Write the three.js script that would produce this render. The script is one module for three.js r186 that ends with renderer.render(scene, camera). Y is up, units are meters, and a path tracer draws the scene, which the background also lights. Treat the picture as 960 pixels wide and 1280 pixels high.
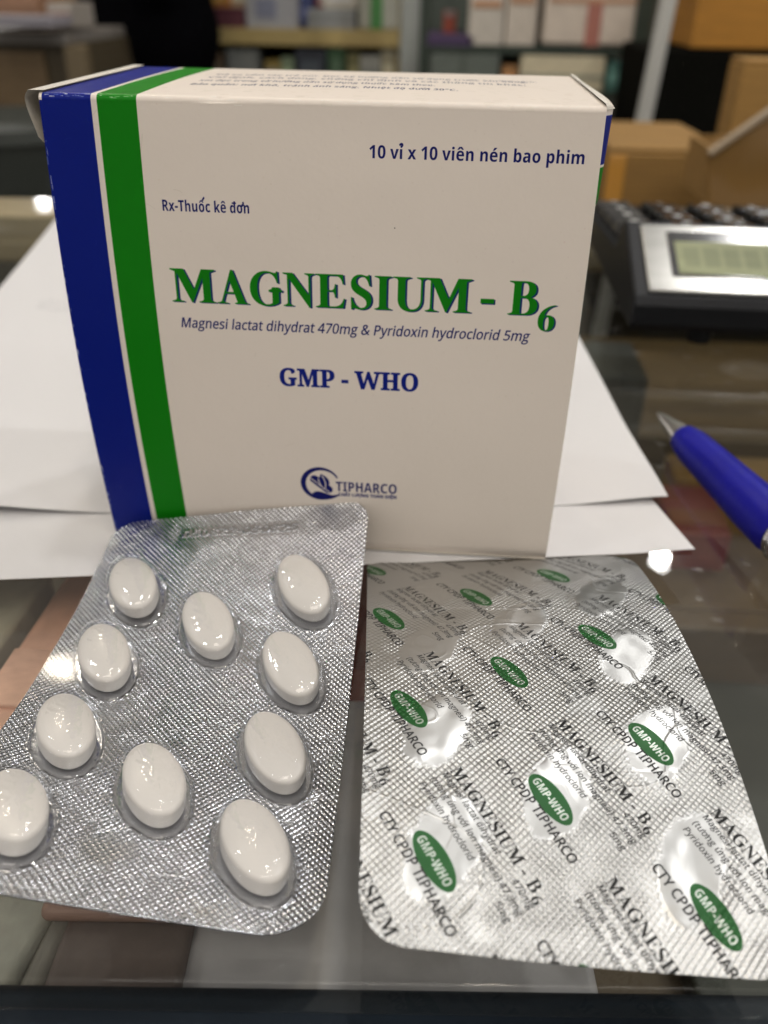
import * as THREE from 'three';
import { RoundedBoxGeometry } from 'three/addons/geometries/RoundedBoxGeometry.js';
import { mergeGeometries } from 'three/addons/utils/BufferGeometryUtils.js';
import { RectAreaLightUniformsLib } from 'three/addons/lights/RectAreaLightUniformsLib.js';
import { FontLoader } from 'three/addons/loaders/FontLoader.js';
import { TextGeometry } from 'three/addons/geometries/TextGeometry.js';
import { MarchingCubes } from 'three/addons/objects/MarchingCubes.js';

// ------------------------------------------------------------------ camera, ambient light, lamps, exposure
const scene = new THREE.Scene();
const camera = new THREE.PerspectiveCamera(61.69, 768 / 1024, 0.01, 30);
camera.rotation.order = 'YXZ';
camera.position.set(0.0269, 0.1232, 0.1799);
camera.rotation.set(-0.5514, 0.0704, 0.0167);
camera.focus = 0.160;
camera.userData.fStop = 13.5;
const renderer = new THREE.WebGLRenderer({ antialias: true });
renderer.setSize(768, 1024);
renderer.toneMapping = THREE.LinearToneMapping;
renderer.toneMappingExposure = 1.07;
renderer.shadowMap.enabled = true;
RectAreaLightUniformsLib.init();
scene.background = new THREE.Color().setRGB(0.345, 0.325, 0.298);

const V = (x, y, z) => new THREE.Vector3(x, y, z);
const used = new Map();
function numbered(name) { const n = used.get(name) ?? 0; used.set(name, n + 1); return n ? `${name}_${String(n).padStart(3, '0')}` : name; }
function shade(o) { o.traverse((m) => { if (m.isMesh) { m.castShadow = true; m.receiveShadow = true; } }); return o; }
function thing(name, label, category, pos = [0, 0, 0], group, kind) {
  const g = new THREE.Group(); g.name = numbered(name); g.position.set(...pos); scene.add(g);
  g.userData = { label, category };
  if (group) g.userData.group = group;
  if (kind) g.userData.kind = kind;
  return g;
}
function part(name, geo, mat, parent) {
  const m = new THREE.Mesh(geo, mat); m.name = numbered(name); m.castShadow = m.receiveShadow = true; (parent ?? scene).add(m); return m;
}
function struct(name, geo, mat, label) { const m = part(name, geo, mat, scene); m.userData = { kind: 'structure', label }; return m; }
const std = (rgb, rough = 0.7, metal = 0, extra = {}) => new THREE.MeshStandardMaterial({ color: new THREE.Color().setRGB(...rgb), roughness: rough, metalness: metal, ...extra });
const phys = (rgb, rough, metal, extra) => new THREE.MeshPhysicalMaterial({ color: new THREE.Color().setRGB(...rgb), roughness: rough, metalness: metal, ...extra });

// a point of the photograph's pixel grid (960 x 1280) on the plane z = Z, or on the plane y = h
camera.updateMatrixWorld(true);
const FPX = 1071.6;
function rayDir(px, py) { return V((px - 480) / FPX, -(py - 640) / FPX, -1).applyEuler(camera.rotation); }
function onZ(px, py, Z) { const d = rayDir(px, py); return camera.position.clone().addScaledVector(d, (Z - camera.position.z) / d.z); }
function onY(px, py, h = 0) { const d = rayDir(px, py); return camera.position.clone().addScaledVector(d, (h - camera.position.y) / d.y); }

// lamps: each is a fitting with a glowing lens and a light of the same size just in front of it
function downlight(label, pos, r, cd, tint, glow) {
  const t = thing('ceiling_downlight', label, 'ceiling light', pos, 'round ceiling lamps over the counter');
  part('trim_ring', new THREE.TorusGeometry(r * 1.12, r * 0.14, 10, 40).rotateX(Math.PI / 2), std([0.7, 0.7, 0.7], 0.4), t);
  part('lens', new THREE.CylinderGeometry(r, r, 0.012, 32), new THREE.MeshStandardMaterial({ color: 0xffffff, emissive: new THREE.Color().setRGB(...tint), emissiveIntensity: glow, roughness: 0.5 }), t);
  const l = new THREE.PointLight(new THREE.Color().setRGB(...tint), cd); l.name = 'downlight'; l.position.set(0, -0.02 - r, 0); l.castShadow = true; l.shadow.radius = (r * 0.9) / 0.02;
  t.add(l);
}
const WARM = [1, 0.87, 0.68], NEUT = [1, 0.98, 0.955];
downlight('round ceiling lamp far behind the carton to the right', [0.83, 1.62, -2.40], 0.030, 1.0, NEUT, 30);
downlight('round ceiling lamp above the left end of the counter', [-1.25, 1.55, -0.55], 0.05, 0.65, NEUT, 30);
downlight('round ceiling lamp above the right end of the counter', [1.35, 1.55, -0.35], 0.05, 1.6, NEUT, 30);
downlight('round ceiling lamp over the customer side, to the left', [-1.15, 1.5, 0.85], 0.05, 0.65, NEUT, 30);
downlight('round ceiling lamp over the customer side, to the right', [1.15, 1.5, 0.75], 0.05, 0.4, NEUT, 30);
downlight('round ceiling lamp straight above the medicine carton', [0.12, 1.62, -0.15], 0.05, 0.65, NEUT, 30);
downlight('round ceiling lamp behind the carton, left of centre', [-0.35, 1.62, -1.45], 0.05, 0.65, WARM, 30);
downlight('round ceiling lamp behind the carton, right of centre', [0.70, 1.60, -1.10], 0.05, 1.25, NEUT, 30);
downlight('round ceiling lamp straight above the front rail', [0.25, 1.62, 0.45], 0.05, 0.45, WARM, 30);
downlight('round ceiling lamp high over the back shelves', [-0.9, 1.62, -1.7], 0.05, 0.7, WARM, 30);
downlight('small shelf lamp above the far left cabinet', [-1.46, 0.57, -2.97], 0.020, 0.15, NEUT, 40);
{
  const t = thing('ceiling_panel_light', 'rectangular ceiling panel light behind the viewer', 'ceiling light', [0.15, 1.5, 1.15]);
  t.lookAt(0, 0.05, 0);
  part('panel_frame', new RoundedBoxGeometry(1.28, 0.68, 0.03, 2, 0.01).translate(0, 0, -0.02), std([0.7, 0.7, 0.7], 0.5), t);
  part('diffuser', new THREE.PlaneGeometry(1.2, 0.6), new THREE.MeshStandardMaterial({ color: 0xffffff, emissive: new THREE.Color().setRGB(1, 0.93, 0.85), emissiveIntensity: 1.0 }), t);
  const l = new THREE.RectAreaLight(new THREE.Color().setRGB(1, 0.93, 0.85), 2.35, 1.2, 0.6); l.name = 'panel_light'; l.position.set(0, 0, 0.01); l.rotation.y = Math.PI; t.add(l);
}

// ------------------------------------------------------------------ noise and texture helpers
function hash(x, y, s = 0) { let h = Math.imul(x | 0, 374761393) ^ Math.imul(y | 0, 668265263) ^ Math.imul(s | 0, 2246822519); h = Math.imul(h ^ (h >>> 13), 1274126177); return ((h ^ (h >>> 16)) >>> 0) / 4294967296; }
function noise(x, y, s = 0) {
  const ix = Math.floor(x), iy = Math.floor(y), fx = x - ix, fy = y - iy, u = fx * fx * (3 - 2 * fx), v = fy * fy * (3 - 2 * fy);
  return (hash(ix, iy, s) * (1 - u) + hash(ix + 1, iy, s) * u) * (1 - v) + (hash(ix, iy + 1, s) * (1 - u) + hash(ix + 1, iy + 1, s) * u) * v;
}
const fbm = (x, y, s, o = 4) => { let a = 0, w = 0.5, n = 0; for (let i = 0; i < o; i++) { a += w * noise(x, y, s + i); n += w; x *= 2.03; y *= 2.03; w *= 0.5; } return a / n; };
const smooth = (e0, e1, x) => { const t = Math.min(1, Math.max(0, (x - e0) / (e1 - e0))); return t * t * (3 - 2 * t); };
function rng(seed) { let s = seed; return () => { s = (Math.imul(s, 1664525) + 1013904223) >>> 0; return s / 4294967296; }; }
function canvas(w, h) { const c = document.createElement('canvas'); c.width = w; c.height = h; return c; }
function canvasTexture(c) { const t = new THREE.CanvasTexture(c); t.colorSpace = THREE.SRGBColorSpace; t.wrapS = t.wrapT = THREE.ClampToEdgeWrapping; return t; }
// height field (mm over mm) -> tangent space normal map
function normalTexture(w, h, mmW, mmH, field) {
  const H = new Float32Array(w * h), sx = mmW / w, sy = mmH / h, d = new Uint8Array(w * h * 4);
  for (let j = 0; j < h; j++) for (let i = 0; i < w; i++) H[j * w + i] = field((i + 0.5) * sx, (j + 0.5) * sy);
  for (let j = 0; j < h; j++) for (let i = 0; i < w; i++) {
    const i0 = Math.max(0, i - 1), i1 = Math.min(w - 1, i + 1), j0 = Math.max(0, j - 1), j1 = Math.min(h - 1, j + 1);
    const gx = (H[j * w + i1] - H[j * w + i0]) / ((i1 - i0) * sx), gy = (H[j1 * w + i] - H[j0 * w + i]) / ((j1 - j0) * sy), n = 1 / Math.hypot(gx, gy, 1), o = (j * w + i) * 4;
    d[o] = 127.5 + 127.5 * -gx * n; d[o + 1] = 127.5 + 127.5 * -gy * n; d[o + 2] = 127.5 + 127.5 * n; d[o + 3] = 255;
  }
  const t = new THREE.DataTexture(d, w, h); t.magFilter = THREE.LinearFilter; t.minFilter = THREE.LinearFilter; t.needsUpdate = true; return t;
}
function noiseTexture(n, fn, srgb = true) {
  const d = new Uint8Array(n * n * 4);
  for (let j = 0; j < n; j++) for (let i = 0; i < n; i++) { const c = fn(i / n, j / n), o = (j * n + i) * 4; for (let k = 0; k < 3; k++) d[o + k] = Math.max(0, Math.min(255, c[k] * 255)); d[o + 3] = 255; }
  const t = new THREE.DataTexture(d, n, n); t.magFilter = THREE.LinearFilter; t.wrapS = t.wrapT = THREE.MirroredRepeatWrapping; if (srgb) t.colorSpace = THREE.SRGBColorSpace; t.needsUpdate = true; return t;
}

// ------------------------------------------------------------------ lettering
// high contrast bold roman capitals, cap height 676, drawn as outlines (y up)
const GL = {};
{
  const serif = (x0, x1, y, s0, s1) => { const d = y > 300 ? -1 : 1; return `M${x0} ${y} L${x1} ${y} L${x1} ${y + 20 * d} Q${s1 + 4} ${y + 30 * d} ${s1} ${y + 75 * d} L${s0} ${y + 75 * d} Q${s0 - 4} ${y + 30 * d} ${x0} ${y + 20 * d} Z `; };
  const bar = (x0, x1, y0, y1) => `M${x0} ${y0} L${x1} ${y0} L${x1} ${y1} L${x0} ${y1} Z `;
  const poly = (...p) => 'M' + p.map(([x, y]) => `${x} ${y}`).join(' L') + ' Z ';
  const stem = (x0, x1, w0, w1, top = true, bot = true) => bar(x0, x1, 10, 666) + (top ? serif(w0, w1, 676, x0, x1) : '') + (bot ? serif(w0, w1, 0, x0, x1) : '');
  GL.I = [389, stem(118, 272, 20, 370)];
  GL.M = [944, serif(14, 262, 0, 112, 150) + bar(112, 150, 10, 640) + poly([14, 676], [290, 676], [505, 215], [440, -8], [425, -8], [140, 610], [14, 656]) + poly([425, -8], [445, -8], [712, 600], [690, 676], [655, 676], [452, 190]) + bar(672, 826, 10, 676) + serif(575, 924, 0, 672, 826) + poly([650, 676], [924, 676], [924, 656], [826, 620], [700, 600])];
  GL.A = [722, poly([338, 690], [384, 690], [645, 22], [470, 22], [296, 500]) + poly([338, 690], [355, 620], [140, 22], [100, 22]) + bar(190, 470, 205, 242) + serif(10, 250, 0, 118, 135) + serif(405, 712, 0, 500, 625)];
  GL.N = [722, serif(18, 235, 0, 108, 148) + bar(108, 148, 10, 640) + poly([16, 676], [225, 676], [612, 190], [612, -18], [585, -18], [130, 580], [100, 640], [16, 656]) + bar(574, 613, -18, 660) + serif(488, 702, 676, 574, 613)];
  GL.E = [667, stem(114, 268, 18, 300) + bar(250, 600, 648, 676) + 'M600 676 L618 482 L594 482 Q570 640 440 648 L440 676 Z ' + bar(250, 380, 330, 360) + 'M365 330 Q420 320 430 208 L454 208 L454 482 L430 482 Q420 370 365 360 Z ' + bar(250, 600, 0, 28) + 'M608 0 L642 192 L616 192 Q575 40 430 28 L430 0 Z '];
  GL.U = [722, bar(112, 264, 240, 666) + serif(16, 366, 676, 112, 264) + 'M112 250 C112 70 215 -18 365 -18 C525 -18 615 75 615 250 L576 250 C576 100 510 30 405 30 C310 30 264 95 264 230 L264 260 Z ' + bar(576, 615, 245, 666) + serif(490, 704, 676, 576, 615)];
  GL.S = [556, 'M470 692 L490 466 L464 466 C440 585 370 655 285 655 C210 655 165 612 165 562 C165 482 250 450 345 405 C455 350 520 290 520 188 C520 68 425 -18 285 -18 C200 -18 150 12 115 12 C95 12 85 0 78 -18 L52 -18 L46 234 L72 234 C98 110 190 20 290 20 C362 20 405 60 405 116 C405 190 340 225 250 270 C115 335 46 390 46 502 C46 612 138 692 262 692 C332 692 372 666 412 666 C432 666 440 676 446 692 Z '];
  GL.G = [778, 'M662 692 L672 455 L648 455 C615 590 530 656 430 656 C285 656 206 530 206 338 C206 140 285 18 425 18 C470 18 512 30 536 55 L536 250 L688 250 L688 62 C620 10 530 -19 425 -19 C195 -19 37 120 37 335 C37 545 195 692 405 692 C500 692 560 660 605 660 C622 660 634 672 640 692 Z ' + serif(455, 755, 296, 536, 688).replace(/NaN/g, '0') + 'M455 296 L755 296 L755 276 L455 276 Z ' + bar(536, 688, 60, 290)];
  GL.B = [667, stem(114, 266, 16, 280) + 'M240 676 L365 676 C500 676 580 612 580 510 C580 430 530 375 440 352 L250 352 L250 384 L300 384 C385 384 424 425 424 512 C424 605 385 648 300 648 L240 648 Z M240 372 L430 372 C560 350 628 290 628 190 C628 70 530 0 375 0 L240 0 L240 28 L320 28 C415 28 462 80 462 188 C462 300 410 345 310 345 L240 345 Z '];
  GL['6'] = [500, 'M478 688 C250 670 28 520 28 265 C28 95 115 -14 252 -14 C385 -14 474 80 474 215 C474 335 400 420 290 420 C255 420 225 412 190 392 C215 540 320 640 478 668 Z M250 378 C300 378 322 320 322 205 C322 75 300 14 252 14 C200 14 178 80 178 225 C178 330 205 378 250 378 Z '];
  GL['-'] = [420, bar(60, 330, 190, 280)];
}
// flared slab bold capitals of the second line are drawn by the serif font
function glyph(ctx, ch, x, y, capH, w, colour, under, off = 0) {
  const [adv, d] = GL[ch], s = capH / 676, sx = w / adv, ps = ch === '6' ? [new Path2D(d)] : d.split('Z').filter((q) => q.trim()).map((q) => new Path2D(q + 'Z'));
  const paint = (ox, oy, c) => { ctx.save(); ctx.translate(x + ox, y + oy); ctx.scale(sx, -s); ctx.fillStyle = c; for (const p of ps) ctx.fill(p, 'evenodd'); ctx.restore(); };
  if (under) { paint(off, off * 0.35, under); paint(off * 0.5, off * 0.2, under); }
  paint(0, 0, colour);
}
const ADV = (t) => [...t].reduce((a, c) => a + (GL[c]?.[0] ?? 250), 0);
function roman(ctx, text, x, y, capH, w, colour, under, off) {
  const k = w / ADV(text); let at = x;
  for (const c of text) { const a = (GL[c]?.[0] ?? 250) * k; if (GL[c]) glyph(ctx, c, at, y, capH, a, colour, under, off); at += a; }
}
// a line of type fitted to a width and a cap height; marks that the fonts lack are drawn as strokes
function split(text) {
  return [...text].map((c) => {
    const d = c.normalize('NFD'); if (d.length === 1) return [c, ''];
    let base = d[0], marks = [...d.slice(1)];
    const hat = marks.find((m) => m === '\u0302' || m === '\u0306');
    if (hat) { base = (base + hat).normalize('NFC'); marks = marks.filter((m) => m !== hat); }
    else if (marks.length === 1 && '\u0301\u0300\u0303'.includes(marks[0])) { const n = (base + marks[0]).normalize('NFC'); if (n.charCodeAt(0) < 0x180) return [n, '']; }
    if (base === 'i' && marks.some((m) => '\u0309\u0301\u0300\u0303'.includes(m))) base = '\u0131';
    return [base, marks.join('') + (hat ? '^' : '')];
  });
}
function type(ctx, text, x, y, w, capH, font, colour, slant = 0, heavy = 0) {
  ctx.save(); ctx.font = font.replace('#', '200px'); const cs = split(text), plain = cs.map((c) => c[0]).join(''), m = ctx.measureText(plain).width, cap = 200 * 0.714;
  ctx.translate(x, y); ctx.transform(w / m, 0, -slant * capH / cap, capH / cap, 0, 0); ctx.fillStyle = ctx.strokeStyle = colour; ctx.textBaseline = 'alphabetic'; ctx.fillText(plain, 0, 0);
  if (heavy) { ctx.lineWidth = heavy; ctx.strokeText(plain, 0, 0); }
  const bold = font.includes('bold') ? 30 : 18; ctx.lineCap = 'round';
  let pre = '';
  for (const [b, marks] of cs) {
    const x0 = ctx.measureText(pre).width, bw = ctx.measureText(b).width, upper = b.toUpperCase() === b, top = upper ? 143 : 109, cx = x0 + bw / 2; pre += b;
    ctx.lineWidth = bold;
    for (const q of marks) {
      ctx.beginPath();
      if (q === '\u031b') { ctx.moveTo(x0 + bw * 0.84, -top * 0.86); ctx.quadraticCurveTo(x0 + bw * 1.1, -top * 0.9, x0 + bw * 1.05, -top * 1.2); ctx.stroke(); }
      else if (q === '\u0323') { ctx.arc(cx, 36, bold * 0.62, 0, 7); ctx.fill(); }
      else if (q === '\u0309') { ctx.lineWidth = bold * 0.8; ctx.moveTo(cx - 14, -top - 46); ctx.bezierCurveTo(cx + 4, -top - 66, cx + 30, -top - 46, cx + 2, -top - 24); ctx.stroke(); }
      else if (q === '\u0301' || q === '\u0300') { const h = marks.includes('^'), k = q === '\u0301' ? 1 : -1, ox = h ? 34 : 0, oy = h ? 40 : 22; ctx.lineWidth = bold * 0.85; ctx.moveTo(cx + ox - 10 * k, -top - oy); ctx.lineTo(cx + ox + 16 * k, -top - oy - 30); ctx.stroke(); }
      else if (q === '\u0303') { ctx.moveTo(cx - 24, -top - 24); ctx.bezierCurveTo(cx - 8, -top - 50, cx + 8, -top - 10, cx + 24, -top - 38); ctx.stroke(); }
    }
  }
  ctx.restore();
}

// ------------------------------------------------------------------ the setting: shop floor and back wall
const plasterTex = noiseTexture(256, (u, v) => { const n = 0.55 + 0.25 * fbm(u * 6, v * 6, 3); return [n, n * 0.97, n * 0.92]; });
struct('floor', new THREE.BoxGeometry(8, 0.1, 7).translate(0, -0.97, -0.6), std([0.16, 0.15, 0.13], 0.5, 0, { map: plasterTex }), 'dark tiled shop floor behind the counter');
struct('wall', new THREE.BoxGeometry(8, 3.0, 0.1).translate(0, 0.55, -3.35), std([0.20, 0.19, 0.16], 0.85, 0, { map: plasterTex }), 'dim shop wall behind the shelves');

// ------------------------------------------------------------------ glass display counter
const YAW = 0.073;
const counter = thing('display_counter', 'glass topped display counter with dark front rail under the carton', 'counter', [0.02, 0, 0.1105]);
counter.rotation.y = YAW;
const glassMat = phys([0.97, 0.98, 0.97], 0.015, 0, { transmission: 1, thickness: 0, ior: 1.46 });
part('glass_top', new RoundedBoxGeometry(1.3, 0.008, 0.467, 2, 0.0005).translate(0.02, -0.004, -0.2335), glassMat, counter);
{
  const c = canvas(1024, 512), x = c.getContext('2d'), r = rng(17); x.fillStyle = '#020202'; x.fillRect(0, 0, 1024, 512);
  for (let i = 0; i < 170; i++) { const g = r() * 6.3, l = 20 + r() * 130; x.strokeStyle = `rgba(255,255,255,${0.004 + r() * 0.012})`; x.lineWidth = 2 + r() * 22; const a = r() * 1024, b = r() * 512; x.beginPath(); x.moveTo(a, b); x.quadraticCurveTo(a + l * Math.cos(g) * 0.5 + 10, b + l * Math.sin(g) * 0.5, a + l * Math.cos(g), b + l * Math.sin(g)); x.stroke(); }
  for (let i = 0; i < 2600; i++) { x.fillStyle = `rgba(255,255,255,${0.05 + r() * 0.22})`; x.fillRect(r() * 1024, r() * 512, 0.6 + r(), 0.6 + r()); }
  for (let i = 0; i < 60; i++) { const a = r() * 1024, b = r() * 512; for (let k = 0; k < 7; k++) { x.strokeStyle = 'rgba(255,255,255,0.035)'; x.lineWidth = 0.9; x.beginPath(); x.ellipse(a, b, 1.5 + k * 1.1, 2 + k * 1.5, r(), 0, 7); x.stroke(); } }
  const film = std([0.75, 0.74, 0.72], 0.9, 0, { transparent: true, alphaMap: canvasTexture(c) });
  film.alphaMap.colorSpace = THREE.NoColorSpace;
  part('dust_film', new THREE.PlaneGeometry(1.29, 0.46).rotateX(-Math.PI / 2).translate(0.02, 0.00012, -0.2335), film, counter);
}
const railTex = noiseTexture(256, (u, v) => { const n = 0.22 + 0.25 * fbm(u * 5, v * 9, 21) * fbm(u * 31, v * 40, 22); return [n * 0.72, n * 0.86, n]; });
part('front_rail', new RoundedBoxGeometry(1.3, 0.05, 0.05, 3, 0.003).translate(0.02, -0.0365, 0.018), phys([0.16, 0.20, 0.24], 0.55, 0, { map: railTex, specularIntensity: 0.5 }), counter);
part('rear_rail', new RoundedBoxGeometry(1.3, 0.03, 0.047, 3, 0.003).translate(0.02, -0.0135, -0.4912), phys([0.42, 0.34, 0.19], 0.45, 0, { clearcoat: 0.7, clearcoatRoughness: 0.06, map: noiseTexture(128, (u, v) => { const n = 0.75 + 0.25 * fbm(u * 30, v * 4, 77); return [n, n, n]; }) }), counter);
part('side_panel', new THREE.BoxGeometry(0.02, 0.9, 0.48).translate(-0.62, -0.46, -0.245), glassMat, counter);
part('side_panel', new THREE.BoxGeometry(0.02, 0.9, 0.48).translate(0.66, -0.46, -0.245), glassMat, counter);
part('front_pane', new THREE.BoxGeometry(1.26, 0.8, 0.006).translate(0.02, -0.47, -0.006), glassMat, counter);
part('sliding_pane', new THREE.BoxGeometry(1.26, 0.8, 0.006).translate(0.02, -0.46, -0.495), glassMat, counter);
const shelfTex = noiseTexture(256, (u, v) => { const n = 0.5 + 0.3 * fbm(u * 5, v * 5, 9); return [n, n * 0.95, n * 0.85]; });
part('inner_shelf', new THREE.BoxGeometry(1.26, 0.012, 0.47).translate(0.02, -0.156, -0.25), std([0.20, 0.15, 0.09], 0.6, 0, { map: shelfTex }), counter);

// printed board used for the small packs: paper colour with a band and soft wear
const wear = noiseTexture(256, (u, v) => { const n = 0.86 + 0.14 * fbm(u * 9, v * 9, 31); return [n, n, n]; });
const boardCache = new Map();
function board(rgb, rough = 0.55) { const k = rgb.join() + rough; if (!boardCache.has(k)) boardCache.set(k, std(rgb, rough, 0, { map: wear })); return boardCache.get(k); }
// a pack standing with its near lower edge on the line of pixels (px0..px1, pyBottom) in the plane z = Z
function pack(name, label, category, px0, px1, pyT, pyB, Z, depth, rgb, bands = [], group) {
  const a = onZ((px0 + px1) / 2, pyB, Z), b = onZ((px0 + px1) / 2, pyT, Z), l = onZ(px0, pyB, Z), r = onZ(px1, pyB, Z);
  const w = r.x - l.x, h = b.y - a.y, t = thing(name, label, category, [(l.x + r.x) / 2, a.y, Z - depth / 2], group);
  const e = Math.min(w, h, depth) * 0.06;
  part('body', new RoundedBoxGeometry(w, h, depth, 2, e).translate(0, h / 2, 0), board(rgb), t);
  for (const [kind, x0, x1, y0, y1, c] of bands) part(kind, new RoundedBoxGeometry(w * (x1 - x0), h * (y1 - y0), 0.004, 1, 0.001).translate(w * ((x0 + x1) / 2 - 0.5), h * (y0 + y1) / 2, depth / 2 + 0.0005), board(c), t);
  return t;
}

// things lying inside the display case, seen through the glass
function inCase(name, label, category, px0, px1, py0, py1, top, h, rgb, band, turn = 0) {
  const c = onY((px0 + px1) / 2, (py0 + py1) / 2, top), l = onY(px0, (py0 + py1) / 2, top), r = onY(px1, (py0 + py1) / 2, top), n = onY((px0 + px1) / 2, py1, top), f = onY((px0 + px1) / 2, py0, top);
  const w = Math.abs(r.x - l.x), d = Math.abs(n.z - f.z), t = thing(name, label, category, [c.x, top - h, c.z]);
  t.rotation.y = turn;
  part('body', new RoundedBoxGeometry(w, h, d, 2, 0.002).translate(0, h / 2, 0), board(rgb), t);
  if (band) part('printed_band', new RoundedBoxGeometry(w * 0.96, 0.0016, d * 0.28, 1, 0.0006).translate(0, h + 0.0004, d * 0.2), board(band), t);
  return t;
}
inCase('carton_in_case', 'reddish brown carton under the glass left of the tablet blister', 'carton', 22, 200, 690, 920, -0.018, 0.132, [0.72, 0.40, 0.28], [0.74, 0.43, 0.31]);
inCase('carton_in_case', 'pale olive carton at the far left under the glass', 'carton', -90, 18, 700, 860, -0.0175, 0.1325, [0.5, 0.45, 0.34], null);
inCase('carton_in_case', 'grey green carton under the glass at the bottom left corner', 'carton', -120, 32, 1090, 1300, -0.0225, 0.006, [0.44, 0.43, 0.37], null, -0.12);
inCase('carton_in_case', 'orange carton corner under the glass at the left edge', 'carton', -60, 9, 1040, 1130, -0.0205, 0.004, [0.5, 0.14, 0.03], null);
inCase('carton_in_case', 'flat pinkish carton lying under the lower edge of the tablet blister', 'carton', 56, 225, 1085, 1143, -0.0205, 0.0035, [0.40, 0.25, 0.20], null, YAW);
inCase('carton_in_case', 'dark brown carton under the glass next to the front rail at the left', 'carton', 60, 232, 1080, 1330, -0.0245, 0.0035, [0.17, 0.13, 0.115], null, YAW);
inCase('carton_in_case', 'narrow grey carton under the glass beside the dark brown one', 'carton', 30, 64, 1085, 1330, -0.0242, 0.0038, [0.24, 0.22, 0.19], null, 0);
inCase('carton_in_case', 'dark red carton under the gap between the two blisters', 'carton', 428, 470, 690, 830, -0.05, 0.1, [0.36, 0.06, 0.04], null);
inCase('carton_in_case', 'red carton under the glass below the pen', 'carton', 830, 900, 605, 665, -0.09, 0.06, [0.24, 0.05, 0.03], [0.26, 0.09, 0.03]);
inCase('carton_in_case', 'yellow carton under the glass behind the pen grip', 'carton', 840, 1010, 570, 600, -0.09, 0.06, [0.36, 0.2, 0.03], null);
inCase('carton_in_case', 'long brown carton under the glass right of the papers', 'carton', 730, 1060, 660, 780, -0.11, 0.04, [0.11, 0.066, 0.024], [0.13, 0.08, 0.03]);
inCase('carton_in_case', 'brown carton under the glass below the calculator', 'carton', 700, 1060, 420, 540, -0.13, 0.02, [0.13, 0.08, 0.025], null);
inCase('carton_in_case', 'grey carton under the glass at the right paper corner', 'carton', 735, 800, 425, 470, -0.05, 0.1, [0.14, 0.15, 0.13], null);
inCase('grey_board', 'plain grey board lying under the glass along the front rail', 'board', 215, 720, 835, 1330, -0.0285, 0.004, [0.60, 0.57, 0.58], null, YAW);
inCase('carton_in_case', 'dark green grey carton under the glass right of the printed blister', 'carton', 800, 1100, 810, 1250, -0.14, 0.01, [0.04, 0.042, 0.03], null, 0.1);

// ------------------------------------------------------------------ white paper sheets
const paperMark = canvas(1024, 1024);
{
  const x = paperMark.getContext('2d'); x.fillStyle = '#f1efec'; x.fillRect(0, 0, 1024, 1024);
  const r = rng(5); for (let i = 0; i < 2600; i++) { x.fillStyle = `rgba(${200 + r() * 40},${200 + r() * 40},${195 + r() * 40},0.10)`; x.fillRect(r() * 1024, r() * 1024, 1 + r() * 7, 1); }
}
{ const x = paperMark.getContext('2d'), r = rng(8); for (let l = 0; l < 5; l++) for (let i = 0; i < 16; i++) if (r() > 0.25) { x.fillStyle = `rgba(95,95,105,${0.10 + r() * 0.12})`; x.fillRect(95 + i * 6 + r() * 2, 478 + l * 9, 3 + r() * 3, 4); } }
const paperTex = canvasTexture(paperMark), paperMat = std([0.74, 0.745, 0.775], 0.75, 0, { map: paperTex, normalMap: normalTexture(1024, 1024, 250, 250, (a, b) => 0.012 * noise(a * 2.5, b * 2.5, 201) + 0.5 * fbm(a * 0.03, b * 0.03, 203, 3) + 0.10 * Math.exp(-(((a * 0.9 + b * 0.35 - 168 + 3 * noise(b * 0.05, 1, 205)) / 0.9) ** 2)) + 0.08 * Math.exp(-(((b - a * 0.28 - 118) / 0.8) ** 2))), side: THREE.DoubleSide });
// corners in metres: front left, front right, back right, back left; lift(s, t) in metres
function sheet(name, label, c, lift) {
  const t = thing(name, label, 'paper', [c[1][0], 0, c[1][1]], 'white paper sheets under the carton'), n = 70, P = [], U = [], I = [];
  for (let k = 0; k < 2; k++) for (let j = 0; j <= n; j++) for (let i = 0; i <= n; i++) {
    const s = i / n, v = j / n, q = (a) => (c[0][a] * (1 - s) + c[1][a] * s) * (1 - v) + (c[3][a] * (1 - s) + c[2][a] * s) * v;
    P.push(q(0) - c[1][0], lift(s, v) - k * 0.00011, q(1) - c[1][1]); U.push(s, v);
  }
  const m = n + 1, off = m * m;
  for (let j = 0; j < n; j++) for (let i = 0; i < n; i++) { const a = j * m + i; I.push(a, a + 1, a + m + 1, a, a + m + 1, a + m, off + a, off + a + m + 1, off + a + 1, off + a, off + a + m, off + a + m + 1); }
  const rim = (a, b) => I.push(a, off + a, b, b, off + a, off + b);
  for (let i = 0; i < n; i++) { rim(i, i + 1); rim(n * m + i + 1, n * m + i); rim((i + 1) * m, i * m); rim(i * m + n, (i + 1) * m + n); }
  const g = new THREE.BufferGeometry(); g.setAttribute('position', new THREE.Float32BufferAttribute(P, 3)); g.setAttribute('uv', new THREE.Float32BufferAttribute(U, 2)); g.setIndex(I); g.computeVertexNormals();
  part('leaf', g, paperMat, t);
  return t;
}
sheet('paper_sheet', 'lower white paper sheet whose front edge runs past the blisters', [[-0.150, 0.0335], [0.0938, -0.0085], [0.0655, -0.118], [-0.17, -0.07]], (s, v) => 0.00035 + 0.0006 * smooth(0.93, 1, s) * (1 - v));
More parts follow.
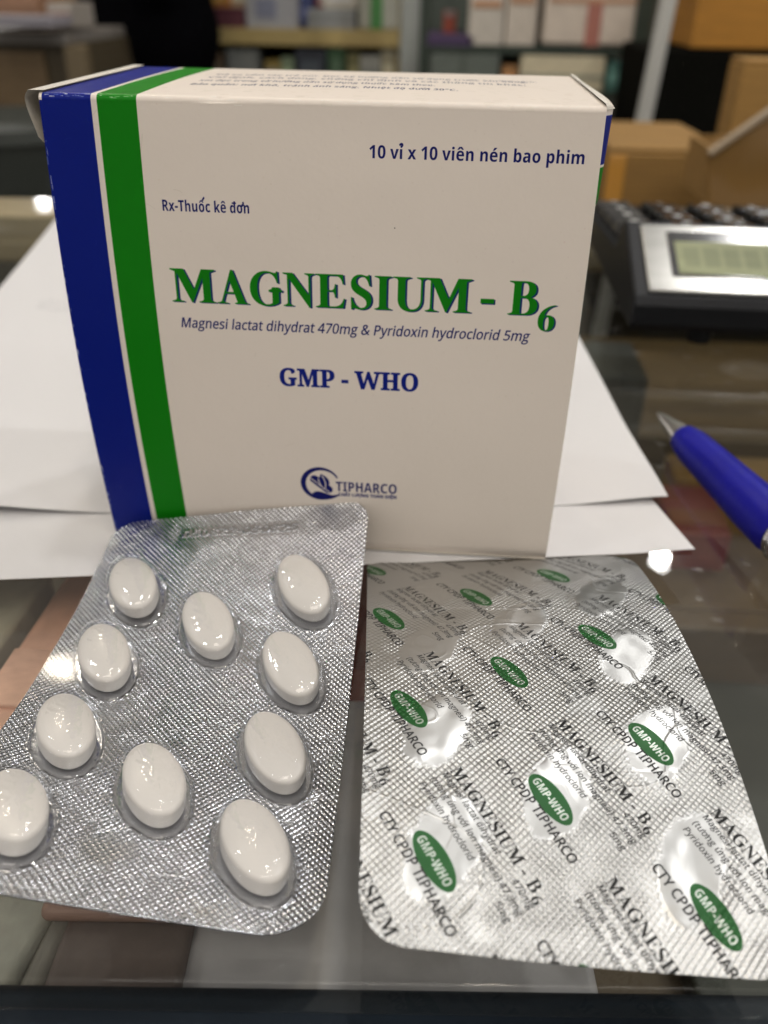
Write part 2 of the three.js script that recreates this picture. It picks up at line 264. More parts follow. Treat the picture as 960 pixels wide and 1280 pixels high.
sheet('paper_sheet', 'upper white paper sheet spreading out left behind the carton', [[-0.137, -0.0005], [0.0912, -0.0316], [0.081, -0.176], [-0.216, -0.362]], (s, v) => 0.0006 + 0.0003 * Math.sin(s * 9 + v * 3) * Math.sin(v * 6) + 0.0004 * (Math.abs(v - 0.45) < 0.3 ? Math.cos((v - 0.45) * 5.2) : 0) + 0.0024 * smooth(0.86, 1, s) * smooth(0.4, 0, v) + 0.0042 * smooth(0.36, 0.12, s) * smooth(0.35, 0, v));

// ------------------------------------------------------------------ the medicine carton
const BW = 0.110, BH = 0.1035, BD = 0.063, BULGE = 0.004, FOLD = 0.0013;
const NAVY = '#0c1468', BLUE = '#001a84', GREEN = '#0b830a', CREAM = '#f5eadf';
const boxFront = canvas(2046, 1925), K = 18.6;
{
  const x = boxFront.getContext('2d'), X = (mm) => (mm + 55) * K, Y = (mm) => (103.5 - mm) * K;
  x.fillStyle = CREAM; x.fillRect(0, 0, 2046, 1925);
  x.fillStyle = BLUE; x.fillRect(0, 0, X(-44.6), 1925);
  x.fillStyle = GREEN; x.fillRect(X(-43.4), 0, X(-35.5) - X(-43.4), 1925);
  const B = 'bold # sans-serif', R = '# sans-serif', S = 'bold # serif';
  type(x, '10 vỉ x 10 viên nén bao phim', X(10.1), Y(93.4), 42 * K, 2.35 * K, B, NAVY);
  type(x, 'Rx-Thuốc kê đơn', X(-32.2), Y(82.4), 18.3 * K, 2.15 * K, B, NAVY);
  const T = [['M', -31.9, 9.9], ['A', -22, 6.9], ['G', -15.1, 7.4], ['N', -7.8, 7], ['E', -0.9, 6.6], ['S', 6.3, 5.1], ['I', 11.5, 3.9], ['U', 15.4, 7.5], ['M', 22.2, 9.9], ['B', 39.5, 6.6]];
  for (const [c, mm, w] of T) glyph(x, c, X(mm), Y(63.9), 7.0 * K, w * K, GREEN, '#16306e', 0.42 * K);
  x.fillStyle = '#16306e'; x.fillRect(X(34.1), Y(66.85), 2.9 * K, 1.05 * K); x.fillStyle = GREEN; x.fillRect(X(33.9), Y(67.0), 2.8 * K, 0.95 * K);
  glyph(x, '6', X(45.9), Y(60.7), 5.4 * K, 3.9 * K, GREEN, '#16306e', 0.36 * K);
  type(x, 'Magnesi lactat dihydrat 470mg & Pyridoxin hydroclorid 5mg', X(-30.6), Y(58.3), 75.2 * K, 2.15 * K, R, NAVY, 0.17, 5);
  type(x, 'GMP - WHO', X(-9.5), Y(45.7), 31.3 * K, 4.1 * K, S, BLUE, 0, 7);
  // round mark: open ring, leaf and tablet over a hand
  x.save(); x.translate(X(-1.1), Y(19.9)); const u = 4.75 * K; x.fillStyle = NAVY; x.strokeStyle = NAVY;
  x.beginPath(); x.arc(0, 0, u, Math.PI * 0.42, Math.PI * 1.86); x.arc(u * 0.1, u * 0.02, u * 0.84, Math.PI * 1.85, Math.PI * 0.44, true); x.closePath(); x.fill();
  x.beginPath(); x.moveTo(-u * 0.42, u * 0.62); x.bezierCurveTo(-u * 0.2, u * 0.3, u * 0.3, u * 0.62, u * 0.5, u * 0.66); x.bezierCurveTo(u * 0.6, u * 0.72, u * 0.9, u * 0.6, u * 0.98, u * 0.62); x.bezierCurveTo(u * 0.85, u * 0.85, u * 0.3, u * 1.04, -u * 0.1, u * 1.0); x.bezierCurveTo(-u * 0.3, u * 0.96, -u * 0.45, u * 0.8, -u * 0.42, u * 0.62); x.fill();
  x.save(); x.rotate(0.72); x.beginPath(); x.roundRect(-u * 0.62, -u * 0.24, u * 1.36, u * 0.46, u * 0.22); x.fill(); x.strokeStyle = CREAM; x.lineWidth = u * 0.05; x.beginPath(); x.moveTo(-u * 0.6, u * 0.08); x.lineTo(u * 0.7, u * 0.08); x.stroke(); x.restore();
  x.fillStyle = NAVY; x.beginPath(); x.moveTo(u * 0.05, -u * 0.6); x.bezierCurveTo(u * 0.5, -u * 0.4, u * 0.62, 0, u * 0.24, u * 0.34); x.bezierCurveTo(-u * 0.12, u * 0.1, -u * 0.12, -u * 0.3, u * 0.05, -u * 0.6); x.fill();
  x.strokeStyle = CREAM; x.lineWidth = u * 0.05; x.beginPath(); x.moveTo(u * 0.08, -u * 0.5); x.bezierCurveTo(u * 0.3, -u * 0.2, u * 0.3, 0.1 * u, u * 0.22, u * 0.3); x.stroke(); x.beginPath(); x.moveTo(-u * 0.1, -u * 0.3); x.bezierCurveTo(-u * 0.05, 0, u * 0.05, u * 0.2, u * 0.22, u * 0.34); x.stroke();
  x.restore();
  type(x, 'TIPHARCO', X(2.6), Y(18.0), 14.9 * K, 2.75 * K, B, NAVY);
  type(x, 'CHẤT LƯỢNG TOÀN DIỆN', X(3.1), Y(16.55), 14.3 * K, 0.9 * K, B, NAVY, 0, 10);
  x.fillStyle = '#4a3f3a'; x.beginPath(); x.arc(X(15.6), Y(80.5), 2.4, 0, 7); x.fill();
  const r = rng(11); for (let i = 0; i < 700; i++) { x.fillStyle = `rgba(${120 + r() * 60},${105 + r() * 50},${80 + r() * 40},${0.02 + r() * 0.05})`; x.beginPath(); x.arc(r() * 2046, r() * 1925, 1 + r() * 3, 0, 7); x.fill(); }
  for (let i = 0; i < 26; i++) { x.strokeStyle = `rgba(${r() > 0.5 ? '255,250,240' : '120,105,85'},${0.05 + r() * 0.08})`; x.lineWidth = 1 + r() * 2; const a = r() * 2046, c = r() * 1925, l = 20 + r() * 120, g = r() * 6.3; x.beginPath(); x.moveTo(a, c); x.quadraticCurveTo(a + l * 0.5 * Math.cos(g) + 6, c + l * 0.5 * Math.sin(g) - 5, a + l * Math.cos(g), c + l * Math.sin(g)); x.stroke(); }
  for (let i = 0; i < 150; i++) { const left = r() > 0.5; x.fillStyle = `rgba(250,246,236,${0.2 + r() * 0.4})`; x.fillRect(left ? r() * 5 : 2046 - r() * 6, r() * 1925, 1 + r() * 4, 3 + r() * 26); }
  x.fillStyle = 'rgba(236,226,170,0.9)'; x.fillRect(X(6), 0, 5 * K, 9); x.fillStyle = 'rgba(255,250,240,0.8)'; x.fillRect(X(-19), 12, 3.4 * K, 6); x.fillRect(X(-16.2), 18, 1.6 * K, 9);
}
const boxTop = canvas(2046, 1190);
{
  const x = boxTop.getContext('2d'), X = (mm) => (mm + 55) * K, k = 1190 / 64.5, Y = (mm) => 1190 - mm * k;   // mm from the front fold
  x.fillStyle = CREAM; x.fillRect(0, 0, 2046, 1190);
  x.fillStyle = BLUE; x.fillRect(0.6 * K, 0, X(-44.6) - 0.6 * K, 1190);
  x.fillStyle = GREEN; x.fillRect(X(-43.4), 0, X(-35.5) - X(-43.4), 1190);
  const R = 'bold # sans-serif', C = '#2c2f5a';
  const rows = ['Để xa tầm tay trẻ em. Đọc kỹ hướng dẫn sử dụng trước khi dùng.', 'Chỉ định, cách dùng, chống chỉ định và các thông tin khác:', 'xin đọc trong tờ hướng dẫn sử dụng thuốc kèm theo.', 'Bảo quản: nơi khô, tránh ánh sáng. Nhiệt độ dưới 30°C.'];
  rows.forEach((s, i) => type(x, s, X(-30), Y(42 - i * 7.6), (i === 3 ? 57 : i === 2 ? 52 : 73 - i) * K, 3.0 * k, R, C));
  type(x, 'Quy cách:', X(36), Y(44), 9 * K, 2 * k, R, C);
  const r = rng(4); for (let i = 0; i < 500; i++) { x.fillStyle = `rgba(150,130,100,${0.03 + r() * 0.03})`; x.beginPath(); x.arc(r() * 2046, r() * 1190, 2 + r() * 20, 0, 7); x.fill(); }
  // rubbed ink along the front fold
  for (let i = 0; i < 260; i++) { x.fillStyle = `rgba(245,240,232,${0.25 + r() * 0.5})`; x.fillRect(r() * 2046, 1190 - 40 + r() * 26, 2 + r() * 22, 1 + r() * 3); }
}
const boxNormal = normalTexture(512, 512, 110, 103, (a, b) => 0.05 * fbm(a * 0.35, b * 0.35, 41, 3) + 0.5 * fbm(a * 0.05, b * 0.05, 47, 2) + 0.012 * noise(a * 2.2, b * 2.2, 43));
const boxMat = (map) => phys([0.84, 0.84, 0.84], 0.42, 0, { map: canvasTexture(map), normalMap: boxNormal, specularIntensity: 0.3, clearcoat: 0.05, clearcoatRoughness: 0.15, side: THREE.DoubleSide });
const rawBoard = std([0.72, 0.68, 0.61], 0.7, 0, { map: wear, side: THREE.DoubleSide });
function grid(nu, nv, f, uvf = (s, t) => [s, t]) {
  const P = [], U = [], I = [], m = nu + 1;
  for (let j = 0; j <= nv; j++) for (let i = 0; i <= nu; i++) { P.push(...f(i / nu, j / nv)); U.push(...uvf(i / nu, j / nv)); }
  for (let j = 0; j < nv; j++) for (let i = 0; i < nu; i++) { const a = j * m + i; I.push(a, a + 1, a + m + 1, a, a + m + 1, a + m); }
  const g = new THREE.BufferGeometry(); g.setAttribute('position', new THREE.Float32BufferAttribute(P, 3)); g.setAttribute('uv', new THREE.Float32BufferAttribute(U, 2)); g.setIndex(I); g.computeVertexNormals(); return g;
}
const carton = thing('medicine_carton', 'white medicine carton with blue and green stripes standing on the papers', 'medicine box', [0, 0.0008, 0]);
{
  const bulge = (x, y) => BULGE * Math.sin(Math.PI * Math.min(1, y / BH)) * (0.93 + 0.07 * Math.cos(Math.PI * x / BW)), x0 = -BW / 2;
  part('front_panel', grid(48, 64, (s, t) => { const X = x0 + s * BW, y = t * (BH - FOLD), e = 0.0007 * smooth(0.012, 0, t); return [X, y, bulge(X, y) - e]; }, (s, t) => [s, t * (BH - FOLD) / BH]), boxMat(boxFront), carton);
  // top panel with the rounded front fold; small dents along the fold
  const zf = bulge(0, BH - FOLD), dent = (X, a) => a > 0.3 && a < 2.8 ? 0.00035 * Math.exp(-(((X + 0.0195) / 0.0022) ** 2)) + 0.00010 * (fbm(X * 420, 1.5, 71) - 0.5) : 0;
  part('top_panel', grid(90, 40, (s, t) => {
    const X = x0 + s * BW, arc = 10 / 40;
    if (t < arc) { const a = (t / arc) * Math.PI / 2, r = FOLD - dent(X, a * 1.8); return [X, BH - FOLD + r * Math.sin(a), zf - FOLD + r * Math.cos(a)]; }
    const q = (t - arc) / (1 - arc); return [X, BH + 0.0006 * Math.sin(Math.PI * q) * Math.sin(Math.PI * s), zf - FOLD - q * (BD + zf - FOLD)];
  }, (s, t) => [s, t < 0.25 ? t * 4 * 0.032 : 0.032 + (t - 0.25) / 0.75 * 0.968]), boxMat(boxTop), carton);
  part('back_panel', grid(8, 8, (s, t) => [BW / 2 - s * BW, t * BH, -BD]), rawBoard, carton);
  part('bottom_panel', grid(8, 8, (s, t) => [x0 + s * BW, 0.0001, -BD + t * BD]), rawBoard, carton);
  part('end_panel', grid(6, 20, (s, t) => { const y = t * BH; return [x0 + 0.0004, y, -BD + s * (BD + bulge(0, y) - 0.0003)]; }), rawBoard, carton);
  // left lid: its rounded tab stands out at the top corner
  part('tuck_flap', grid(24, 24, (s, t) => {
    const L = 0.0128, d = t * L, z = -BD + s * (BD - 0.0004), round = s > 0.93 ? 1 - Math.sqrt(Math.max(0, 1 - ((s - 0.93) / 0.07) ** 2)) : 0, q = d * (1 - 0.16 * round);
    const out = 0.0041 * Math.sin(Math.min(1, q / 0.004) * Math.PI / 2) - 0.001 - 0.0016 * smooth(0.004, 0.0128, q);
    return [x0 - out, BH + 0.0004 - Math.max(0, q - 0.0022), z];
  }), rawBoard, carton);
  // right end: bowed outwards at the top, printed with the same stripes lying across
  const side = canvas(64, 1024);
  { const x = side.getContext('2d'); x.fillStyle = CREAM; x.fillRect(0, 0, 64, 1024); x.fillStyle = BLUE; x.fillRect(0, 14, 64, 86); x.fillStyle = GREEN; x.fillRect(0, 105, 64, 68); }
  part('end_panel', grid(60, 110, (s, t) => {
    const y = BH * (1 - t) , z = (bulge(0, y) - 0.0003) * (1 - s) - BD * s, fall = (1 - 0.45 * Math.min(1, (BH - y) / 0.0175)) * smooth(0.0192, 0.0172, BH - y), out = (0.00165 * smooth(0, 0.05, s) + 0.0016 * Math.sin(Math.PI * Math.min(1, s * 1.25)) * (1 - s)) * fall;
    return [BW / 2 - 0.0002 + out, y - 0.0003, z];
  }, (s, t) => [s, 1 - t]), boxMat(side), carton);
  part('tuck_flap', grid(60, 4, (s, t) => {
    const z = zf * (1 - s) - 0.0006 - BD * s, out = 0.00165 * smooth(0, 0.05, s) + 0.0016 * Math.sin(Math.PI * Math.min(1, s * 1.25)) * (1 - s);
    return [BW / 2 - 0.0004 + (out + 0.0005) * t, BH + 0.0005 - 0.0012 * t * t * (1 - 0.3 * s), z];
  }), rawBoard, carton);
}

// ------------------------------------------------------------------ blister packs
const WU = 0.03185, BL = 0.1055, TH = 0.476, TA = 0.00487, TB = 0.00903, ROW = 0.02197, COL = 0.01933;
// a gently bent sheet: returns the world point at (u, v) raised h along its normal
function sheetSurface([px, py, pz, yaw, tx, tz, kvv, kuv, kuu]) {
  const rot = new THREE.Euler(tx, yaw, tz, 'YXZ'), q = new THREE.Quaternion().setFromEuler(rot), o = V(px, py, pz);
  return (u, v, h, out = V(0, 0, 0)) => {
    const gu = 2 * kuu * u + kuv * v, gv = 2 * kvv * v + kuv * u, n = h / Math.hypot(gu, 1, gv);
    return out.set(u - gu * n, kvv * v * v + kuv * u * v + kuu * u * u + n, -v + gv * n).applyQuaternion(q).add(o);
  };
}
function roundedSheet(at, v0, v1, corners, nu, nv, thick) {
  const [tl, tr, br, bl] = corners, P = [], N = [], U = [], I = [], m = nu + 1, vs = [];
  for (let j = 0; j <= nv; j++) { const t = j / nv; vs.push(v0 + (v1 - v0) * (t - 0.72 * Math.sin(2 * Math.PI * t) / (2 * Math.PI))); }
  const half = (v, top, bot) => { const dt = v1 - v, db = v - v0; if (dt < top) return WU - top + Math.sqrt(Math.max(0, top * top - (top - dt) ** 2)); if (db < bot) return WU - bot + Math.sqrt(Math.max(0, bot * bot - (bot - db) ** 2)); return WU; };
  const a = V(), b = V(), c = V(), d = V(), p = V(), e = 0.00008;
  for (let k = 0; k < 2; k++) for (let j = 0; j <= nv; j++) for (let i = 0; i <= nu; i++) {
    const v = vs[j], L = half(v, tl, bl), R = half(v, tr, br), u = -L + (L + R) * i / nu;
    at(u, v, p); at(u + e, v, a); at(u - e, v, b); at(u, v + e, c); at(u, v - e, d);
    const n = a.sub(b).cross(c.sub(d)).normalize(); if (k) { p.addScaledVector(n, -thick); n.negate(); }
    P.push(p.x, p.y, p.z); N.push(n.x, n.y, n.z); U.push((u + WU) / (2 * WU), (v - v0) / (v1 - v0));
  }
  const off = m * (nv + 1);
  for (let j = 0; j < nv; j++) for (let i = 0; i < nu; i++) { const q = j * m + i; I.push(q, q + 1, q + m + 1, q, q + m + 1, q + m, off + q, off + q + m + 1, off + q + 1, off + q, off + q + m, off + q + m + 1); }
  const rim = (x, y) => I.push(x, off + x, y, y, off + x, off + y);
  for (let i = 0; i < nu; i++) { rim(i, i + 1); rim(nv * m + i + 1, nv * m + i); }
  for (let j = 0; j < nv; j++) { rim((j + 1) * m, j * m); rim(j * m + nu, (j + 1) * m + nu); }
  const g = new THREE.BufferGeometry(); g.setAttribute('position', new THREE.Float32BufferAttribute(P, 3)); g.setAttribute('normal', new THREE.Float32BufferAttribute(N, 3)); g.setAttribute('uv', new THREE.Float32BufferAttribute(U, 2)); g.setIndex(I); return g;
}
// rings of an oval shape: [grow in metres, height]
function ovalRings(rings, a, b, seg = 64, wob = 0, seed = 1) {
  const P = [], I = [], U = [];
  rings.forEach(([g, h, full], j) => { for (let i = 0; i <= seg; i++) { const t = (i % seg) / seg * 2 * Math.PI, w = 1 + wob * (noise(Math.cos(t) * 2.5 + 9, Math.sin(t) * 2.5 + j * 0.3, seed) - 0.5), k = full ?? 1; P.push((a * k + g) * Math.cos(t) * w, h, -(b * k + g) * Math.sin(t) * w); U.push(i / seg, j / rings.length); } });
  const m = seg + 1; for (let j = 0; j < rings.length - 1; j++) for (let i = 0; i < seg; i++) { const q = j * m + i; I.push(q, q + 1, q + m + 1, q, q + m + 1, q + m); }
  const geo = new THREE.BufferGeometry(); geo.setAttribute('position', new THREE.Float32BufferAttribute(P, 3)); geo.setAttribute('uv', new THREE.Float32BufferAttribute(U, 2)); geo.setIndex(I); geo.computeVertexNormals(); return geo;
}
const SPOTS = [[-1, 1.5], [1, 1.5], [0, 1], [-1, 0.5], [1, 0.5], [-1, -0.5], [1, -0.5], [0, -1], [-1, -1.5], [1, -1.5]];
const KN = 0.88;   // pitch of the knurling, mm
function knurl(a, b) { const s = (a + b) * Math.SQRT1_2 / KN, t = (a - b) * Math.SQRT1_2 / KN; return Math.abs(Math.sin(Math.PI * s)) + Math.abs(Math.sin(Math.PI * t)); }
// distance past the edge of the oval at a pill spot, in mm (negative inside)
function ovalDist(x, y, cx, cy, th, a, b) { const dx = x - cx, dy = y - cy, c = Math.cos(th), s = Math.sin(th), u = dx * c + dy * s, v = -dx * s + dy * c, k = Math.hypot(u / a, v / b); return (k - 1) * Math.min(a, b) * (1 + 0.5 * Math.abs(v) / b); }

const tabletGeo = ovalRings([[0, 0.0004, 0], [-0.0008, 0.0004], [-0.0002, 0.0007], [0, 0.0012], [0, 0.0033], [-0.00006, 0.0036], [-0.0002, 0.00385], [-0.00042, 0.00406], [-0.00072, 0.0042], [0, 0.00436, 0.8], [0, 0.00452, 0.7], [0, 0.00464, 0.56], [0, 0.00474, 0.42], [0, 0.00482, 0.28], [0, 0.00487, 0.14], [0, 0.0049, 0]], TA + 0.00025, TB + 0.00025, 72);
const tabletMat = phys([0.68, 0.645, 0.60], 0.5, 0, { clearcoat: 0.5, clearcoatRoughness: 0.25, normalMap: normalTexture(128, 128, 12, 12, (a, b) => 0.02 * fbm(a * 1.6, b * 1.6, 91, 3)) });
const pocketGeos = [1, 2, 3].map((seed) => ovalRings([[0.0025, 0.00006], [0.0020, 0.00016], [0.0014, 0.0006], [0.00105, 0.0014], [0.0008, 0.003], [0.00055, 0.0041], [0.00042, 0.0046], [0.0001, 0.0050], [-0.0005, 0.00545], [-0.0012, 0.00575], [-0.002, 0.006], [0, 0.00625, 0.42], [0, 0.0064, 0.2], [0, 0.00645, 0]], TA + 0.00025, TB + 0.00025, 80, 0.035, seed));
const pvcMat = phys([0.97, 0.975, 0.985], 0.035, 0, { transmission: 1, thickness: 0, ior: 1.6, normalMap: normalTexture(256, 256, 30, 30, (a, b) => 0.22 * fbm(a * 0.4, b * 0.4, 61, 3) + 0.03 * noise(a * 1.7, b * 1.7, 63)) });
function frameAt(at, u, v) {
  const p = at(u, v, 0, V()), e = 0.0005, x = at(u + e, v, 0, V()).sub(at(u - e, v, 0, V())).normalize(), z = at(u, v - e, 0, V()).sub(at(u, v + e, 0, V())).normalize(), y = z.clone().cross(x).normalize(); z.copy(x).cross(y);
  return new THREE.Matrix4().makeBasis(x, y, z).setPosition(p);
}
function place(mesh, m4, th) { m4.clone().multiply(new THREE.Matrix4().makeRotationY(th)).decompose(mesh.position, mesh.quaternion, mesh.scale); }

// the pack lying tablets up
{
  const X1 = [-0.01998, 0.001276, 0.060088, 0.030255, -0.003489, -0.041009, 3.22315, 2.9029, 0.47957];
  const t = thing('tablet_blister', 'silver blister pack with ten white tablets facing up', 'blister pack', [X1[0], X1[1], X1[2]]);
  const flatAt = sheetSurface([0, 0, 0, ...X1.slice(3)]), at = (u, v, h, o) => { const d = ((v - 0.038) * 0.62 - (u + 0.014) * 0.785 - 0.0) * 1; return flatAt(u, v, h - 0.07 * Math.sqrt(Math.max(0, d) ** 2 + 4e-7) * (d > 0 ? 1 : 0), o); }, v0 = -0.0478, v1 = v0 + BL, W = 2 * WU * 1000, H = BL * 1000;
  const emboss = canvas(640, 120); { const x = emboss.getContext('2d'); x.fillStyle = '#000'; x.fillRect(0, 0, 640, 120); x.font = 'bold 92px sans-serif'; x.fillStyle = '#fff'; x.save(); x.scale(1, 1); x.fillText('050822-050825', 4, 96, 632); x.restore(); }
  const raw = emboss.getContext('2d').getImageData(0, 0, 640, 120).data, em = new Float32Array(640 * 120);
  for (let y = 0; y < 120; y++) for (let x = 0; x < 640; x++) { let a = 0, n = 0; for (let j = -5; j <= 5; j++) for (let i = -5; i <= 5; i++) { const X = x + i, Y = y + j; n++; if (X >= 0 && X < 640 && Y >= 0 && Y < 120) a += raw[(Y * 640 + X) * 4] / 255; } em[y * 640 + x] = a / n; }
  const field = (a, b) => {
    let m = 1, rim = 0; const u = a - W / 2, v = b + v0 * 1000;
    for (const [i, j] of SPOTS) { const d = ovalDist(u, v, i * COL * 1000, j * ROW * 1000, TH, TA * 1000, TB * 1000); if (d < 6) { m = Math.min(m, smooth(1.8, 2.5, d + 0.8 * (noise(u * 0.9, v * 0.9, 5) - 0.5))); rim += 0.16 * Math.exp(-(((d - 1.9) / 0.4) ** 2)) * (0.4 + noise(u * 1.3, v * 1.3, 6)); } }
    const flat = 0.6 + 0.4 * smooth(0.3, 0.52, fbm(u * 0.16, v * 0.11, 61, 3)), scr = Math.exp(-(((fbm(u * 0.05 + v * 0.02, v * 0.21 - u * 0.1, 67, 2) - 0.5) / 0.004) ** 2));
    let h = knurl(u + 0.35 * fbm(u * 0.12, v * 0.12, 7, 2), v + 0.3 * fbm(u * 0.09, v * 0.1, 13, 2)) * 0.13 * flat * (1 - 0.7 * scr) * (0.75 + 0.5 * noise(u * 0.5, v * 0.6, 8));
    let word = 0;
    if (v > 49.8 && v < 54.4 && u > -14.5 && u < 17) { const ex = Math.floor((u + 13.5) / 29 * 640), ey = Math.floor((54 - v) / 3.9 * 120); if (ex >= 0 && ex < 640 && ey >= 0 && ey < 120) word = em[ey * 640 + ex]; m *= 1 - 0.45 * smooth(0, 0.6, Math.min(v - 49.8, 54.4 - v, u + 14.5, 17 - u)); }
    return h * m + rim + word * 0.55 + 0.35 * fbm(u * 0.09, v * 0.09, 9, 3) + (1 - m) * 0.08 * fbm(u * 0.8, v * 0.8, 12, 2) + 0.05 * Math.abs(noise((u + v) * 0.35, (u - v) * 0.03, 14) - 0.5);
  };
  const foilMat = phys([0.57, 0.585, 0.62], 0.2, 1, { normalMap: normalTexture(1152, 1904, W, H, field), clearcoat: 0.35, clearcoatRoughness: 0.08 });
  part('foil_sheet', roundedSheet((u, v, o) => at(u, v, 0, o), v0, v1, [0.006, 0.0055, 0.0105, 0.006], 90, 150, 0.00035), foilMat, t);
  SPOTS.forEach(([i, j], k) => {
    const m = frameAt(at, i * COL, j * ROW);
    const tb = part('tablet', tabletGeo, tabletMat, t); place(tb, m, TH);
    const pk = part('pocket', pocketGeos[k % 3], pvcMat, t); place(pk, m, TH);
  });
}

// the pack lying printed side up
{
  const X2 = [0.0470537, 0.012887, 0.0558184, 0.0805469, -0.0414767, -0.0409168, -3.1281, 1.77573, 0.96677];
  const t = thing('printed_blister', 'silver blister pack lying face down with green ovals printed on its foil', 'blister pack', [X2[0], X2[1], X2[2]]);
  const at = sheetSurface([0, 0, 0, ...X2.slice(3)]), v0 = -BL / 2, v1 = BL / 2, W = 2 * WU * 1000, H = BL * 1000, OFF = -5;
  const near = (u, v) => { let d = 99; for (const [i, j] of SPOTS) d = Math.min(d, ovalDist(u, v, i * COL * 1000, j * ROW * 1000 + OFF, -TH, TA * 1000, TB * 1000)); return d; };
  const pw = 1216, ph = 2014, k = pw / W, print = canvas(pw, ph), mask = canvas(pw, ph);
  const lay = (x, ink, oval, letter, ground) => {
    x.fillStyle = ground; x.fillRect(0, 0, pw, ph);
    for (let i = -4; i <= 4; i++) for (let j = -4; j <= 4; j++) {
      const u = -24.09 + 19.371 * i + 22.638 * j, v = -12.0 + 11.976 * i - 16.514 * j;
      x.save(); x.translate((u + W / 2) * k, (H / 2 - v) * k); x.rotate(59.5 * Math.PI / 180); x.scale(k, k);
      roman(x, 'MAGNESIUM - B', -12, -10.75, 2.15, 22.4, ink); glyph(x, '6', 10.6, -10.0, 1.75, 1.3, ink);
      const R = '# sans-serif', B = 'bold # sans-serif';
      type(x, 'Magnesi lactat dihydrat', -12, -9.2, 15.2, 1.15, R, ink, 0.1, 5); type(x, '470mg', 7.3, -9.0, 4.6, 1.15, R, ink, 0.1, 5);
      type(x, '(tương ứng với ion magnesi) 47,3mg', -12, -6.95, 23.9, 1.15, R, ink, 0.1, 5);
      type(x, 'Pyridoxin hydroclorid', -12, -4.8, 14.3, 1.15, R, ink, 0.1, 5); type(x, '5mg', 8.8, -4.75, 3.1, 1.15, R, ink, 0.1, 5);
      x.fillStyle = oval; x.beginPath(); x.ellipse(0, 0, 4.95, 2.35, 0, 0, 7); x.fill();
      type(x, 'GMP-WHO', -4.1, 0.72, 8.2, 1.5, B, letter);
      type(x, 'CTY CPDP TIPHARCO', -9.9, 3.95, 19.9, 1.65, R, ink, 0, 9);
      x.restore();
    }
  };
  lay(print.getContext('2d'), '#0c0d0f', '#04601b', '#e6eae4', '#e9e9e8');
  lay(mask.getContext('2d'), 'rgb(0,150,25)', 'rgb(0,120,60)', 'rgb(0,85,215)', 'rgb(0,88,255)');
  const mt = new THREE.CanvasTexture(mask); mt.wrapS = mt.wrapT = THREE.ClampToEdgeWrapping;
  const field = (a, b) => {
    const u = a - W / 2, v = b - H / 2, d = near(u, v), m = smooth(-0.4, 0.8, d + 1.1 * (noise(u * 0.6, v * 0.6, 15) - 0.5)), ins = 1 - m;
    const ridge = (s, f) => { const q = noise(u * f + 3.1 * noise(u * 0.15, v * 0.15, s), v * f * 0.7, s + 1) - 0.5; return Math.exp(-(q * q) / 0.004); };
    const flat = 0.6 + 0.4 * smooth(0.32, 0.55, fbm(u * 0.13, v * 0.12, 71, 3)), crease = Math.exp(-(((fbm(u * 0.03 + 4, v * 0.05, 73, 2) - 0.5) / 0.006) ** 2));
    return knurl(u + 0.4 * fbm(u * 0.1, v * 0.1, 17, 2), v + 0.4 * fbm(u * 0.1, v * 0.1, 16, 2)) * 0.115 * flat * (0.8 + 0.4 * noise(u * 0.4, v * 0.4, 18)) * m + 0.09 * crease + 0.55 * fbm(u * 0.07, v * 0.07, 19, 3)
      + ins * (0.34 * fbm(u * 0.2, v * 0.2, 25, 2) + 0.045 * ridge(27, 0.12)) + 0.08 * Math.exp(-(((d - 1.2) / 0.9) ** 2)) * noise(u * 0.7, v * 0.7, 29);
  };
  const foilMat = phys([0.65, 0.655, 0.655], 1, 1, { map: canvasTexture(print), metalnessMap: mt, roughnessMap: mt, normalMap: normalTexture(1152, 1904, W, H, field) });
  const bump = (u, v) => { const d = near(u * 1000, v * 1000); return 0.00022 * smooth(3.2, -3.0, d) - 0.00006 * smooth(-1, -4, d); };
  part('foil_sheet', roundedSheet((u, v, o) => at(u, v, bump(u, v), o), v0, v1, [0.005, 0.008, 0.006, 0.0065], 120, 200, 0.00035), foilMat, t);
  for (const [i, j] of SPOTS) {
    const m = frameAt(at, i * COL, j * ROW + OFF / 1000).multiply(new THREE.Matrix4().makeRotationX(Math.PI).setPosition(0, -0.0006, 0));
    const low = new THREE.Vector3().setFromMatrixPosition(m).y + X2[1]; if (low < 0.0085) continue;
    const pk = part('pocket', pocketGeos[(i + 4) % 3], pvcMat, t); place(pk, m, TH);
  }
}

